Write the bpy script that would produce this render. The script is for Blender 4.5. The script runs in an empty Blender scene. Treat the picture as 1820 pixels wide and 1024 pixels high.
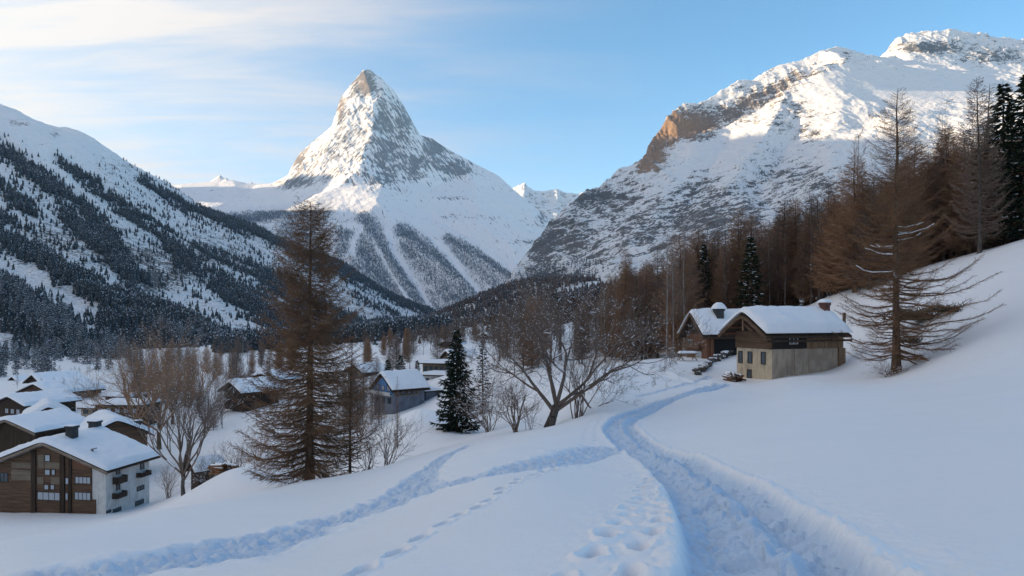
import bpy, bmesh, math, random
import numpy as np
from mathutils import Vector, Matrix
from mathutils.geometry import delaunay_2d_cdt

C = bpy.context.scene.collection
SC = bpy.context.scene
F, CX, HY = 1314.0, 910.0, 560.0          # the lens in photo pixels: focal length, centre column, eye level row
RNG = np.random.default_rng(7)
random.seed(7)

# ---------------------------------------------------------------- small helpers
def P(px, py, Y):
    return ((px - CX) / F * Y, Y, (HY - py) / F * Y)

def tag(o, label=None, cat=None, group=None, kind=None):
    if label: o['label'] = label
    if cat: o['category'] = cat
    if group: o['group'] = group
    if kind: o['kind'] = kind
    return o

def empty(name, loc=(0, 0, 0), rz=0.0, s=1.0):
    o = bpy.data.objects.new(name, None); C.objects.link(o)
    o.location = loc; o.rotation_euler = (0, 0, rz); o.scale = (s, s, s)
    o.empty_display_size = 0.5
    return o

def link(name, me, parent=None, loc=None):
    o = bpy.data.objects.new(name, me); C.objects.link(o)
    if parent is not None: o.parent = parent
    if loc is not None: o.location = loc
    return o

def copy_tree(o, parent=None):
    c = o.copy(); C.objects.link(c)
    if parent is not None: c.parent = parent
    for ch in list(o.children): copy_tree(ch, c)
    return c

def np_mesh(name, V, Fc, mat=None, smooth=True, attrs=None, mats=None, midx=None):
    """mesh from numpy arrays; Fc is (n,3) or (n,4)"""
    V = np.asarray(V, dtype=np.float32).reshape(-1, 3); Fc = np.asarray(Fc, dtype=np.int32)
    me = bpy.data.meshes.new(name)
    n, k = Fc.shape
    me.vertices.add(len(V)); me.vertices.foreach_set('co', V.ravel())
    me.loops.add(n * k); me.loops.foreach_set('vertex_index', Fc.ravel())
    me.polygons.add(n)
    me.polygons.foreach_set('loop_start', np.arange(0, n * k, k, dtype=np.int32))
    me.polygons.foreach_set('loop_total', np.full(n, k, dtype=np.int32))
    if smooth: me.polygons.foreach_set('use_smooth', np.ones(n, dtype=bool))
    if midx is not None: me.polygons.foreach_set('material_index', np.asarray(midx, dtype=np.int32))
    me.update(calc_edges=True)
    for nm, arr in (attrs or {}).items():
        a = me.attributes.new(nm, 'FLOAT', 'POINT'); a.data.foreach_set('value', np.asarray(arr, dtype=np.float32).ravel())
    for m in (mats or ([mat] if mat else [])): me.materials.append(m)
    return me

# ---------------------------------------------------------------- noise in numpy
_NT = 512
_NG = {}
def _grad(seed):
    k = seed % 64
    if k not in _NG:
        a = np.random.default_rng(1000 + k).uniform(0, 2 * math.pi, _NT * _NT)
        _NG[k] = (np.cos(a).astype(np.float32), np.sin(a).astype(np.float32))
    return _NG[k]

def vnoise(x, y, seed=0):
    x = np.asarray(x, float); y = np.asarray(y, float)
    fx = np.floor(x); fy = np.floor(y)
    ix = fx.astype(np.int32); iy = fy.astype(np.int32)
    tx = (x - fx).astype(np.float32); ty = (y - fy).astype(np.float32)
    gx, gy = _grad(seed)
    M = _NT - 1
    x0 = ix & M; x1 = (ix + 1) & M; y0 = (iy & M) * _NT; y1 = ((iy + 1) & M) * _NT
    def g(k, dx, dy): return gx[k] * dx + gy[k] * dy
    ux = tx * tx * tx * (tx * (tx * 6 - 15) + 10); uy = ty * ty * ty * (ty * (ty * 6 - 15) + 10)
    a = g(y0 + x0, tx, ty); b = g(y0 + x1, tx - 1, ty); c = g(y1 + x0, tx, ty - 1); d = g(y1 + x1, tx - 1, ty - 1)
    p = a + (b - a) * ux; q = c + (d - c) * ux
    return ((p + (q - p) * uy) * 1.5).astype(float)

def fbm(x, y, octv=4, seed=0, gain=0.5, lac=2.07):
    s = 0; a = 1.0; f = 1.0; t = 0
    for k in range(octv):
        s = s + a * vnoise(x * f + 13.7 * k, y * f - 7.1 * k, seed + k); t += a
        a *= gain; f *= lac
    return s / t

def ridged(x, y, octv=4, seed=0, gain=0.5, lac=2.07):
    s = 0; a = 1.0; f = 1.0; t = 0
    for k in range(octv):
        s = s + a * (1 - 2 * np.abs(vnoise(x * f + 13.7 * k, y * f - 7.1 * k, seed + k))); t += a
        a *= gain; f *= lac
    return s / t

def sstep(a, b, x):
    t = np.clip((x - a) / (b - a), 0, 1)
    return t * t * (3 - 2 * t)

# ---------------------------------------------------------------- interpolants
class TPS:
    """thin plate spline: (column, log distance) -> row, through surveyed points"""
    def __init__(s, pts, lam=1e-4, ku=500.0, kv=1.0):
        s.ku, s.kv = ku, kv
        p = np.array(pts, float); s.pr = (p[:, 0].min(), p[:, 0].max()); s.yr = (p[:, 2].min(), p[:, 2].max())
        s.U = np.c_[(p[:, 0] - CX) / ku, np.log(p[:, 2]) * kv]; n = len(p)
        K = s._k(np.hypot(s.U[:, None, 0] - s.U[None, :, 0], s.U[:, None, 1] - s.U[None, :, 1])) + lam * np.eye(n)
        A = np.zeros((n + 3, n + 3)); A[:n, :n] = K; A[:n, n] = 1; A[:n, n + 1:] = s.U
        A[n, :n] = 1; A[n + 1:, :n] = s.U.T
        s.w = np.linalg.solve(A, np.r_[(HY - p[:, 1]) / F, 0, 0, 0])
    @staticmethod
    def _k(r):
        return np.where(r > 1e-9, r * r * np.log(np.maximum(r, 1e-9)), 0)
    def __call__(s, px, Y):
        if np.size(px) > 60000:                        # large grids: bicubic lookup in a table of exact values
            if not hasattr(s, 'tab'):
                s.c0, s.c1 = s.pr[0] - 40, s.pr[1] + 40; s.l0, s.l1 = math.log(s.yr[0]) - .08, math.log(s.yr[1]) + .08
                s.nc, s.nl = 420, 420
                a, b = np.meshgrid(np.linspace(s.c0, s.c1, s.nc), np.exp(np.linspace(s.l0, s.l1, s.nl)))
                s.tab = s.exact(a, b)
            fu = np.clip((px - s.c0) / (s.c1 - s.c0) * (s.nc - 1), 1.0, s.nc - 2.001); fv = np.clip((np.log(Y) - s.l0) / (s.l1 - s.l0) * (s.nl - 1), 1.0, s.nl - 2.001)
            iu = fu.astype(np.int64); iv = fv.astype(np.int64); tu = fu - iu; tv = fv - iv
            def cw(t): return (-.5 * t + t * t - .5 * t ** 3, 1 - 2.5 * t * t + 1.5 * t ** 3, .5 * t + 2 * t * t - 1.5 * t ** 3, -.5 * t * t + .5 * t ** 3)
            wu, wv = cw(tu), cw(tv); out = 0
            for j in range(4):
                row = 0
                for i in range(4): row = row + wu[i] * s.tab[iv + j - 1, iu + i - 1]
                out = out + wv[j] * row
            return out
        return s.exact(px, Y)
    def exact(s, px, Y):
        u = (px - CX) / s.ku; v = np.log(Y) * s.kv
        out = s.w[-3] + s.w[-2] * u + s.w[-1] * v
        for i in range(len(s.U)):
            r2 = (u - s.U[i, 0]) ** 2 + (v - s.U[i, 1]) ** 2
            out = out + s.w[i] * 0.5 * r2 * np.log(np.maximum(r2, 1e-18))
        return out                                    # slope tangent z/Y

def tin(pts, edges_lists, cols, rows, ky):
    """piecewise linear interpolation of the row value over a (column, distance) grid, with ridges kept as edges"""
    p = [(a / 100.0, y / ky) for a, b, y in pts]
    ed = []
    for ch in edges_lists:
        ed += list(zip(ch[:-1], ch[1:]))
    vo, eo, fo, ov, oe, of = delaunay_2d_cdt([Vector(q) for q in p], ed, [], 0, 1e-6)
    val = []
    for i, v in enumerate(vo):
        src = ov[i]
        if src: val.append(pts[src[0]][1])
        else:                                          # a crossing of two ridges: nearest given point
            val.append(pts[min(range(len(p)), key=lambda k: (p[k][0] - v.x) ** 2 + (p[k][1] - v.y) ** 2)][1])
    cu = np.asarray(cols) / 100.0; rv = np.asarray(rows) / ky
    G = np.full((len(rv), len(cu)), np.nan)
    for f in fo:
        (a, b, c) = [vo[i] for i in f[:3]]; (va, vb, vc) = [val[i] for i in f[:3]]
        i0 = np.searchsorted(cu, min(a.x, b.x, c.x) - 1e-9); i1 = np.searchsorted(cu, max(a.x, b.x, c.x) + 1e-9)
        j0 = np.searchsorted(rv, min(a.y, b.y, c.y) - 1e-9); j1 = np.searchsorted(rv, max(a.y, b.y, c.y) + 1e-9)
        if i1 <= i0 or j1 <= j0: continue
        X, Y = np.meshgrid(cu[i0:i1], rv[j0:j1])
        den = (b.y - c.y) * (a.x - c.x) + (c.x - b.x) * (a.y - c.y)
        if abs(den) < 1e-12: continue
        l1 = ((b.y - c.y) * (X - c.x) + (c.x - b.x) * (Y - c.y)) / den
        l2 = ((c.y - a.y) * (X - c.x) + (a.x - c.x) * (Y - c.y)) / den
        l3 = 1 - l1 - l2
        m = (l1 >= -1e-7) & (l2 >= -1e-7) & (l3 >= -1e-7)
        sub = G[j0:j1, i0:i1]; sub[m] = (l1 * va + l2 * vb + l3 * vc)[m]
    bad = np.isnan(G)
    if bad.any(): G[bad] = 700.0
    return G

def blur(A, n):
    for _ in range(n):
        B = np.pad(A, 1, mode='edge')
        A = (B[1:-1, 1:-1] * 2 + B[:-2, 1:-1] + B[2:, 1:-1] + B[1:-1, :-2] + B[1:-1, 2:]) / 6
    return A

def grid_faces(nr, nc):
    i = np.arange(nr * nc).reshape(nr, nc)
    return np.stack([i[:-1, :-1], i[:-1, 1:], i[1:, 1:], i[1:, :-1]], -1).reshape(-1, 4)

def dist_poly(px, py, pl, reach=None):
    """distance from points to a polyline (all in the same units) and the arc parameter 0..1"""
    d = np.full(np.shape(px), 1e9); tt = np.zeros(np.shape(px)); n = len(pl) - 1
    sd = np.zeros(np.shape(px))
    if reach is not None:                              # only points near the line
        xs = [p[0] for p in pl]; ys = [p[1] for p in pl]
        m = (px > min(xs) - reach) & (px < max(xs) + reach) & (py > min(ys) - reach) & (py < max(ys) + reach)
        d[m], tt[m], sd[m] = dist_poly(px[m], py[m], pl)
        return d, tt, sd
    for k in range(n):
        (x0, y0), (x1, y1) = pl[k][:2], pl[k + 1][:2]
        dx, dy = x1 - x0, y1 - y0; L2 = dx * dx + dy * dy + 1e-12
        t = np.clip(((px - x0) * dx + (py - y0) * dy) / L2, 0, 1)
        ex, ey = px - x0 - t * dx, py - y0 - t * dy
        e = np.hypot(ex, ey); m = e < d
        d = np.where(m, e, d); tt = np.where(m, (k + t) / n, tt)
        sd = np.where(m, np.sign(dx * ey - dy * ex), sd)
    return d, tt, sd

# ---------------------------------------------------------------- node materials
class NT:
    def __init__(s, name):
        s.m = bpy.data.materials.new(name); s.m.use_nodes = True
        s.t = s.m.node_tree; s.t.nodes.clear()
        s.out = s.n('ShaderNodeOutputMaterial'); s.b = s.n('ShaderNodeBsdfPrincipled')
        s.l(s.b.outputs[0], s.out.inputs[0])
    def n(s, ty, **kw):
        x = s.t.nodes.new(ty)
        for k, v in kw.items(): setattr(x, k, v)
        return x
    def l(s, a, b): s.t.links.new(a, b)
    def pos(s): return s.n('ShaderNodeNewGeometry').outputs['Position']
    def obj(s): return s.n('ShaderNodeTexCoord').outputs['Object']
    def attr(s, nm): return s.n('ShaderNodeAttribute', attribute_name=nm).outputs['Fac']
    def mapv(s, v, scale=(1, 1, 1), rot=(0, 0, 0), ty='POINT'):
        x = s.n('ShaderNodeMapping', vector_type=ty); x.inputs['Scale'].default_value = scale; x.inputs['Rotation'].default_value = rot
        s.l(v, x.inputs[0]); return x.outputs[0]
    def noise(s, v, scale, detail=4, rough=0.55, dist=0.0):
        x = s.n('ShaderNodeTexNoise'); x.inputs['Scale'].default_value = scale; x.inputs['Detail'].default_value = detail
        x.inputs['Roughness'].default_value = rough; x.inputs['Distortion'].default_value = dist
        s.l(v, x.inputs['Vector']); return x.outputs['Fac']
    def voro(s, v, scale, feat='F1'):
        x = s.n('ShaderNodeTexVoronoi', feature=feat); x.inputs['Scale'].default_value = scale
        s.l(v, x.inputs['Vector']); return x.outputs['Distance']
    def math(s, op, a, b=None, c=None, clamp=False):
        x = s.n('ShaderNodeMath', operation=op); x.use_clamp = clamp
        for i, q in enumerate((a, b, c)):
            if q is None: continue
            if isinstance(q, (int, float)): x.inputs[i].default_value = q
            else: s.l(q, x.inputs[i])
        return x.outputs[0]
    def ss(s, v, a, b):
        x = s.n('ShaderNodeMapRange', interpolation_type='SMOOTHSTEP')
        x.inputs[1].default_value = a; x.inputs[2].default_value = b
        s.l(v, x.inputs[0]); return x.outputs[0]
    def ramp(s, v, stops):
        x = s.n('ShaderNodeValToRGB'); e = x.color_ramp.elements
        while len(e) < len(stops): e.new(0.5)
        for k, (p, c) in enumerate(stops): e[k].position = p; e[k].color = (*c, 1)
        s.l(v, x.inputs[0]); return x.outputs[0]
    def mix(s, f, a, b, mode='MIX'):
        x = s.n('ShaderNodeMix', data_type='RGBA', blend_type=mode)
        for i, q in ((0, f), (6, a), (7, b)):
            if isinstance(q, tuple): x.inputs[i].default_value = (*q, 1)
            elif isinstance(q, (int, float)): x.inputs[i].default_value = q
            else: s.l(q, x.inputs[i])
        return x.outputs[2]
    def bump(s, h, strength=0.5, dist=0.1, nrm=None):
        x = s.n('ShaderNodeBump'); x.inputs['Strength'].default_value = strength; x.inputs['Distance'].default_value = dist
        s.l(h, x.inputs['Height'])
        if nrm is not None: s.l(nrm, x.inputs['Normal'])
        return x.outputs[0]
    def set(s, col=None, rough=None, nrm=None, **kw):
        if col is not None:
            if isinstance(col, tuple): s.b.inputs['Base Color'].default_value = (*col, 1)
            else: s.l(col, s.b.inputs['Base Color'])
        if rough is not None:
            if isinstance(rough, (int, float)): s.b.inputs['Roughness'].default_value = rough
            else: s.l(rough, s.b.inputs['Roughness'])
        if nrm is not None: s.l(nrm, s.b.inputs['Normal'])
        for k, v in kw.items(): s.b.inputs[k].default_value = v
        return s.m

SNOW = (0.88, 0.87, 0.87)

def mat_ground():
    t = NT('snow_ground'); p = t.pos()
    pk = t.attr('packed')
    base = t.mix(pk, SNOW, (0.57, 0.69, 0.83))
    dirt = t.math('MULTIPLY', t.ss(t.noise(p, 2.2, 5, .7), .66, .80), t.attr('debris'))
    col = t.mix(dirt, base, (0.10, 0.075, 0.055))
    fine = t.math('ADD', t.math('MULTIPLY', t.noise(p, 26, 5, .65), .35), t.math('MULTIPLY', t.noise(p, 5, 3, .5), .7))
    drift = t.noise(t.mapv(p, (0.45, 1.1, 1), (0, 0, .5)), 1.2, 3, .5)
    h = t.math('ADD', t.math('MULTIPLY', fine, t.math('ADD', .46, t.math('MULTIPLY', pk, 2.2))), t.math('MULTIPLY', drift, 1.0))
    return t.set(col, .55, t.bump(h, .55, .06), **{'Specular IOR Level': .25})

def mat_mountain(name, rock_a, rock_b, s=1.0, strata=(1, 1, 3.0), bstr=.7, snow=SNOW, rock_c=None, speck=(0.62, .75), w=(.62, .5), slant=False, contrast=2.6, dip=0):
    """snow over rock; 'rock' on the mesh says where rock tends to show, steep faces show more"""
    t = NT(name); p = t.pos()
    g = t.n('ShaderNodeNewGeometry')
    sx = t.n('ShaderNodeSeparateXYZ'); t.l(g.outputs['Normal'], sx.inputs[0])
    inv = tuple(1.0 / q for q in strata)
    sp_ = t.mapv(p, inv, (0, math.radians(dip), 0), 'TEXTURE')
    n1 = t.noise(sp_, .020 * s, 8, .66, .4)
    n2 = t.noise(sp_, .11 * s, 6, .7)
    if slant:                                           # couloirs and strata running down the two faces of the horn
        ma = t.mapv(p, (1.0, 1.0, .13), (0, math.radians(-50), 0), 'TEXTURE'); mb = t.mapv(p, (1.0, 1.0, .13), (0, math.radians(58), 0), 'TEXTURE')
        na = t.noise(ma, .017 * s, 8, .64, .5); nb = t.noise(mb, .017 * s, 8, .64, .5)
        x = t.n('ShaderNodeMix', data_type='FLOAT'); t.l(t.attr('side'), x.inputs[0]); t.l(nb, x.inputs[2]); t.l(na, x.inputs[3]); n2 = x.outputs[0]
    nn = t.math('ADD', t.math('MULTIPLY', n1, w[0]), t.math('MULTIPLY', n2, w[1]))
    # rock where attr + steepness + noise passes
    st = t.math('SUBTRACT', 1.0, sx.outputs[2])
    k = t.math('ADD', t.math('MULTIPLY', t.attr('rock'), .95), t.math('MULTIPLY', t.math('SUBTRACT', st, .28), .55))
    k = t.math('ADD', k, t.math('MULTIPLY', t.math('SUBTRACT', nn, (w[0] + w[1]) * .5), contrast))
    m = t.ss(k, .44, .56)
    rc = t.mix(t.ss(t.noise(p, .013 * s, 6, .65), .35, .65), rock_a, rock_b)
    if rock_c: rc = t.mix(t.attr('warm'), rc, rock_c)
    rc = t.mix(t.ss(t.noise(p, .23 * s, 5, .7), .35, .75), rc, (0.08, 0.075, 0.07))
    dust = t.ss(t.noise(t.mapv(p, strata), .33 * s, 5, .75), speck[0], speck[1])
    rc = t.mix(dust, rc, snow)
    col = t.mix(m, snow, rc)
    fr = t.attr('scrub')                                # low scrub and tree litter darkening the snow
    fm = t.math('MULTIPLY', fr, t.ss(t.noise(p, .16 * s, 6, .75), .46, .60))
    col = t.mix(fm, col, (0.055, 0.055, 0.05))
    hh = t.math('ADD', t.math('MULTIPLY', n1, 2.2), t.math('MULTIPLY', n2, .7))
    return t.set(col, .75, t.bump(hh, bstr, 9.0 / s), **{'Specular IOR Level': .15})

# ---------------------------------------------------------------- near ground: surveyed (column, row, distance)
GP = []
def g(px, *yy):
    for Y, py in yy: GP.append((px, py, Y))
g(-350, (3, 1560), (8, 1180), (14, 1060), (30, 1050), (88, 930), (200, 745), (600, 620), (1500, 590), (3000, 575))
g(0, (3, 1440), (8, 1026), (14, 966), (25, 985), (50, 965), (88, 916), (150, 785), (250, 694), (420, 640), (800, 606), (1500, 586), (3000, 574))
g(110, (18, 942), (30, 962), (60, 942), (88, 914), (120, 835), (300, 668))
g(265, (5.5, 1080), (12, 960), (27, 914), (40, 928), (62, 915), (85, 905), (105, 880), (140, 800), (250, 690), (500, 625))
g(430, (37, 880), (45, 886), (54, 846), (62, 830), (72, 852), (100, 815), (200, 715), (350, 650))
g(550, (4.2, 1100), (8, 985), (16, 912), (30, 875), (45, 855), (55, 868), (70, 868), (100, 800), (200, 695), (400, 625))
g(740, (4.5, 1060), (12, 905), (28, 838), (48, 810), (56, 808), (68, 756), (80, 728), (92, 745), (130, 726), (200, 655), (350, 612), (800, 585), (1500, 570), (3000, 568))
g(860, (30, 800), (56, 772), (66, 768), (82, 738), (120, 690), (230, 612))
g(910, (3, 1305), (4.8, 1024), (12, 853), (25, 794), (40, 773), (53, 762), (62, 752), (85, 705), (130, 655), (300, 600))
g(980, (50, 757), (60, 738), (75, 690))
g(1050, (5, 1010), (42, 742), (56, 704), (72, 664), (85, 662), (120, 645), (300, 585), (600, 535))
g(1150, (24, 810), (46, 738), (60, 690), (82, 642), (100, 640), (130, 636), (200, 590))
g(1130, (45, 737))
g(1240, (14.5, 860), (52, 702), (70, 668), (90, 636), (110, 628))
g(1330, (8.5, 932), (20, 792), (36, 738), (50, 706), (64, 682), (80, 645), (100, 610), (125, 580), (200, 552), (600, 494), (1500, 490), (3000, 560))
g(1420, (4.9, 1026), (8.2, 932), (12, 860), (25, 755), (45, 694), (60, 672), (66, 668))
g(1490, (74, 636), (82, 590), (94, 526), (115, 524), (200, 518))
g(1600, (4.7, 1028), (8, 918), (12, 845), (25, 742), (45, 678), (56, 660), (64, 610), (75, 536), (88, 494), (110, 492), (200, 490))
g(1820, (3, 1180), (4.6, 1026), (8, 895), (14, 795), (22, 726), (35, 656), (45, 600), (60, 520), (78, 430), (95, 428), (140, 440), (200, 445), (600, 405), (1500, 440), (3000, 560))
g(2200, (3, 1180), (8, 875), (20, 705), (35, 620), (60, 450), (78, 360), (140, 330), (600, 340), (3000, 540))
GT = TPS(GP, 2e-4)

def gslope(px, Y):
    return GT(np.clip(px, -350, 2200), np.clip(Y, 2.2, 3000))

def ground_base(x, y):
    """height of the untrodden snow"""
    x = np.asarray(x, float); y = np.asarray(y, float)
    az = np.arctan2(x, y); r = np.hypot(x, y) + 1e-6
    azc = np.clip(az, -0.76, 0.775)
    Y = r * np.cos(azc); px = CX + F * np.tan(azc)
    s = gslope(px, Y) * Y
    back = np.abs(az) > 0.765
    if np.any(back):                                   # blend round the back of the viewer
        sl = gslope(np.full_like(r, CX + F * math.tan(-.76)), r * math.cos(.76)) * r * math.cos(.76)
        sr = gslope(np.full_like(r, CX + F * math.tan(.775)), r * math.cos(.775)) * r * math.cos(.775)
        q = np.where(az >= 0, az, az + 2 * math.pi)
        w = sstep(.775, 2 * math.pi - .76, q)
        s = np.where(back, sr * (1 - w) + sl * w, s)
    s = s + 0.16 * fbm(x / 9, y / 9, 3, 5) * sstep(2, 25, r) + .035 * fbm(x / 2.2, y / 3.4, 3, 9)
    s = s + 1.2 * fbm(x / 60, y / 60, 3, 15) * sstep(60, 260, r)
    return s

_HY = np.exp(np.linspace(math.log(2.0), math.log(2500), 1500))
def hit(px, py, y0=2.0):
    """first point of the ground seen along a ray"""
    s = gslope(np.full_like(_HY, px), _HY)
    k = np.where((s >= (HY - py) / F) & (_HY >= y0))[0]
    Y = _HY[k[0]] if len(k) else 2000.0
    x = (px - CX) / F * Y
    return np.array([x, Y])

def gz(x, y): return float(ground_base(np.array([x]), np.array([y]))[0])
# ---------------------------------------------------------------- paths, trails and prints pressed into the snow
def wl(pts): return [tuple(hit(*p)) for p in pts]
PATH = [P(1490, 1150, 3.2)[:2], P(1420, 1075, 4.0)[:2]] + wl([(1384, 1020), (1320, 932), (1245, 862), (1165, 812), (1118, 786), (1098, 766), (1104, 750), (1132, 734), (1175, 717), (1215, 705), (1255, 694), (1288, 683)])
def smooth_poly(pl, n=5):
    pl = np.array(pl, float)
    for _ in range(n):
        q = [pl[0]]
        for a, b in zip(pl[:-1], pl[1:]): q += [a * .75 + b * .25, a * .25 + b * .75]
        q.append(pl[-1]); pl = np.array(q)
        if len(pl) > 120: break
    return [tuple(v) for v in pl]
PATH = smooth_poly(PATH, 3)
TRAIL = smooth_poly(wl([(1082, 796), (1040, 806), (960, 826), (880, 846), (800, 862), (735, 884), (640, 912), (560, 938), (460, 962), (360, 985), (260, 1004), (150, 1020), (60, 1040)]), 2)
TRAIL2 = smooth_poly(wl([(842, 788), (815, 799), (790, 812), (765, 832), (748, 850), (728, 872), (706, 888)]), 2)
TRAIL3 = smooth_poly(wl([(1130, 705), (1200, 690), (1260, 668)]), 2)

nc_in, nr = 860, 1250
az_in = np.arctan((np.linspace(-130, 1950, nc_in) - CX) / F)
az_out = np.linspace(az_in[-1], az_in[0] + 2 * math.pi, 90)[1:-1]
az = np.r_[az_in, az_out, az_in[0] + 2 * math.pi]
rr = np.r_[0.05, 0.6, 1.2, 1.8, np.exp(np.linspace(math.log(2.4), math.log(3200), nr))]
A, R = np.meshgrid(az, rr)
GX = R * np.sin(A); GY = R * np.cos(A)
GZ = ground_base(GX, GY)
packed = np.zeros_like(GZ); debris = np.zeros_like(GZ)
near = (R < 130) & (np.abs(((A + math.pi) % (2 * math.pi)) - math.pi) < 1.2)
x, y = GX[near], GY[near]; z = GZ[near]; pk = np.zeros_like(z); dz = np.zeros_like(z)
# main path: sunk between a sharp left lip and a heaped right bank
d, t, sd = dist_poly(x, y, PATH, 3)
rgt = sd < 0
wob = .09 * fbm(x / 1.3, y / 1.3, 3, 21)
hw = .66 + .10 * sstep(5, 15, np.hypot(x, y)) + .04 * np.sin(t * 30) + wob * .8
endf = sstep(1.0, .96, t)
inside = sstep(hw + .07, hw - .07, d)
lump = fbm(x / .34, y / .34, 3, 31) * .10 - np.maximum(0, vnoise(x / .30, y / .36, 33)) * .13 + fbm(x / .11, y / .11, 2, 37) * .035
rut = .05 * np.cos(d * 7.0) * sstep(1.1, .3, d)
floor = -.085 + lump * 1.35 + rut
ridge_mid = .14 * np.exp(-((d - .12) / .16) ** 2) * np.where(rgt, 1, 0) * (.6 + .6 * fbm(x / .8, y / .8, 2, 35))
pz = inside * (floor + ridge_mid)
bank = np.exp(-((d - hw - .10) / .15) ** 2)
far_f = sstep(70, 15, np.hypot(x, y))
pz = pz + bank * np.where(rgt, .075 + .06 * fbm(x / .55, y / .55, 3, 41) + .05 * np.maximum(0, vnoise(x / .22, y / .22, 42)), .06 + .04 * fbm(x / .4, y / .4, 2, 43)) * (.35 + .65 * far_f)
skirt = np.exp(-((d - hw - .1) / .22) ** 2) * .04 * fbm(x / .13, y / .13, 3, 46) + np.exp(-((d - hw - .55) / .30) ** 2) * (.03 * fbm(x / .18, y / .18, 3, 47))
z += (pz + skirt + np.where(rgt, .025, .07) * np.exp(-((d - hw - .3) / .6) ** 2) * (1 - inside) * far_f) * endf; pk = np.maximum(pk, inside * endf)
pathm = (d < hw + .02) & (t < .97)
pathall = pathm.copy()
# side trails: trampled bands
trm = np.zeros(z.shape, bool)
for pl, w0, w1, dp in ((TRAIL, .8, 1.0, .055), (TRAIL2, .36, .7, .10), (TRAIL3, .3, .3, .05)):
    d, t, sd = dist_poly(x, y, pl, 3)
    w = w0 + (w1 - w0) * t
    w = w * (1 + .5 * fbm(x / 1.0, y / 1.0, 3, 51))
    fade = sstep(0, .04, t) if pl is TRAIL else sstep(0, .12, t)
    e = sstep(w * 1.15, w * .75, d) * fade
    rough = fbm(x / .34, y / .34, 3, 53) * .15 + (ridged(x / .6, y / .45, 2, 55) - .35) * .10 + fbm(x / .14, y / .14, 2, 56) * .035
    z += e * (-dp - .03 + rough * .95) * (1 - pk) + .05 * np.exp(-((d - w * 1.1) / .2) ** 2) * fade * (1 - pk) * (.5 + fbm(x / .4, y / .4, 2, 57))
    pk = np.maximum(pk, e * .85)
    if pl is not TRAIL3: trm |= (d < w * .95) & ~pathall & (fade > .5)
# single prints
def prints(pl, step, off, rx, ry, dep, seed):
    global z, pk
    pl = np.array(smooth_poly(pl, 4)); sg = np.hypot(*np.diff(pl, axis=0).T); cum = np.r_[0, np.cumsum(sg)]
    rg = np.random.default_rng(seed)
    s = 0.1; k = 0
    while s < cum[-1]:
        i = min(np.searchsorted(cum, s), len(pl) - 1); i = max(i, 1)
        f = (s - cum[i - 1]) / (sg[i - 1] + 1e-9); c = pl[i - 1] * (1 - f) + pl[i] * f
        dv = (pl[i] - pl[i - 1]) / (sg[i - 1] + 1e-9); nv = np.array([-dv[1], dv[0]])
        c = c + nv * off * (1 if k % 2 else -1) + rg.normal(0, .03, 2)
        a = (x - c[0]) * dv[0] + (y - c[1]) * dv[1]; b = (x - c[0]) * nv[0] + (y - c[1]) * nv[1]
        q = np.sqrt((a / rx) ** 2 + (b / ry) ** 2) * (1 + .15 * np.sin(3 * np.arctan2(b, a) + rg.uniform(0, 6)))
        z -= dep * sstep(1.15, .55, q); z += dep * .22 * np.exp(-((q - 1.35) / .25) ** 2)
        pk = np.maximum(pk, .6 * sstep(1.1, .6, q))
        s += step * rg.uniform(.8, 1.25); k += 1
prints([tuple(hit(*p)) for p in [(1168, 862), (1163, 890), (1148, 925), (1132, 955), (1098, 990), (1075, 1020), (1040, 1075)]], .33, .16, .17, .085, .11, 1)
prints([tuple(hit(*p)) for p in [(1010, 826), (960, 842), (905, 868), (860, 894), (800, 928), (740, 962), (690, 990), (620, 1030), (540, 1075)]], .62, .03, .20, .07, .10, 2)
prints([tuple(hit(*p)) for p in [(1062, 742), (1050, 765), (1046, 790)]], .5, .2, .16, .1, .06, 3)
# snow heaped round the left trees and the lumpy bench by the second hut
lump2 = np.exp(-(((x - hit(1180, 668)[0]) / 9) ** 2 + ((y - hit(1180, 668)[1]) / 7) ** 2))
z += lump2 * .55 * fbm(x / 3.4, y / 3.0, 3, 61)
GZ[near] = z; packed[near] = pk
k = (np.arctan2(GX, GY) * F + CX)
fullpath = np.zeros(GZ.shape, bool); fullpath[near] = pathall
fulltr = np.zeros(GZ.shape, bool); fulltr[near] = trm
vill = sstep(70, 110, R) * sstep(420, 300, R) * sstep(900, 760, CX + F * np.tan(np.clip(A, -1, 1)))
debris = np.maximum(debris, vill * .9)
GV = np.stack([GX, GY, GZ], -1); GFc = grid_faces(*GZ.shape)
M_GROUND = mat_ground()
def sub_mesh(name, mask_v, invert=False):
    fp = mask_v.ravel()[GFc].sum(1) >= 3
    return fp
fp_path = fullpath.ravel()[GFc].sum(1) >= 3
fp_tr = (fulltr.ravel()[GFc].sum(1) >= 3) & ~fp_path
# shared normals keep the seams between the sheets invisible
def face_normals(V, Fq):
    v = V.reshape(-1, 3)
    n = np.cross(v[Fq[:, 2]] - v[Fq[:, 0]], v[Fq[:, 3]] - v[Fq[:, 1]])
    return n
_fn = face_normals(GV, GFc); _vn = np.zeros((GZ.size, 3))
for c in range(4):
    for ax in range(3): _vn[:, ax] += np.bincount(GFc[:, c], _fn[:, ax], GZ.size)
_vn /= np.linalg.norm(_vn, axis=1)[:, None] + 1e-12
if _vn[:, 2].mean() < 0: GFc = GFc[:, ::-1]; _vn = -_vn
def ground_piece(name, sel):
    fs = GFc[sel]; u, inv = np.unique(fs, return_inverse=True)
    me = np_mesh(name, GV.reshape(-1, 3)[u], inv.reshape(-1, 4), M_GROUND, True, {'packed': packed.ravel()[u], 'debris': debris.ravel()[u]})
    if name != 'ground': me.normals_split_custom_set_from_vertices(_vn[u].astype(np.float32))
    return link(name, me)
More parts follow.
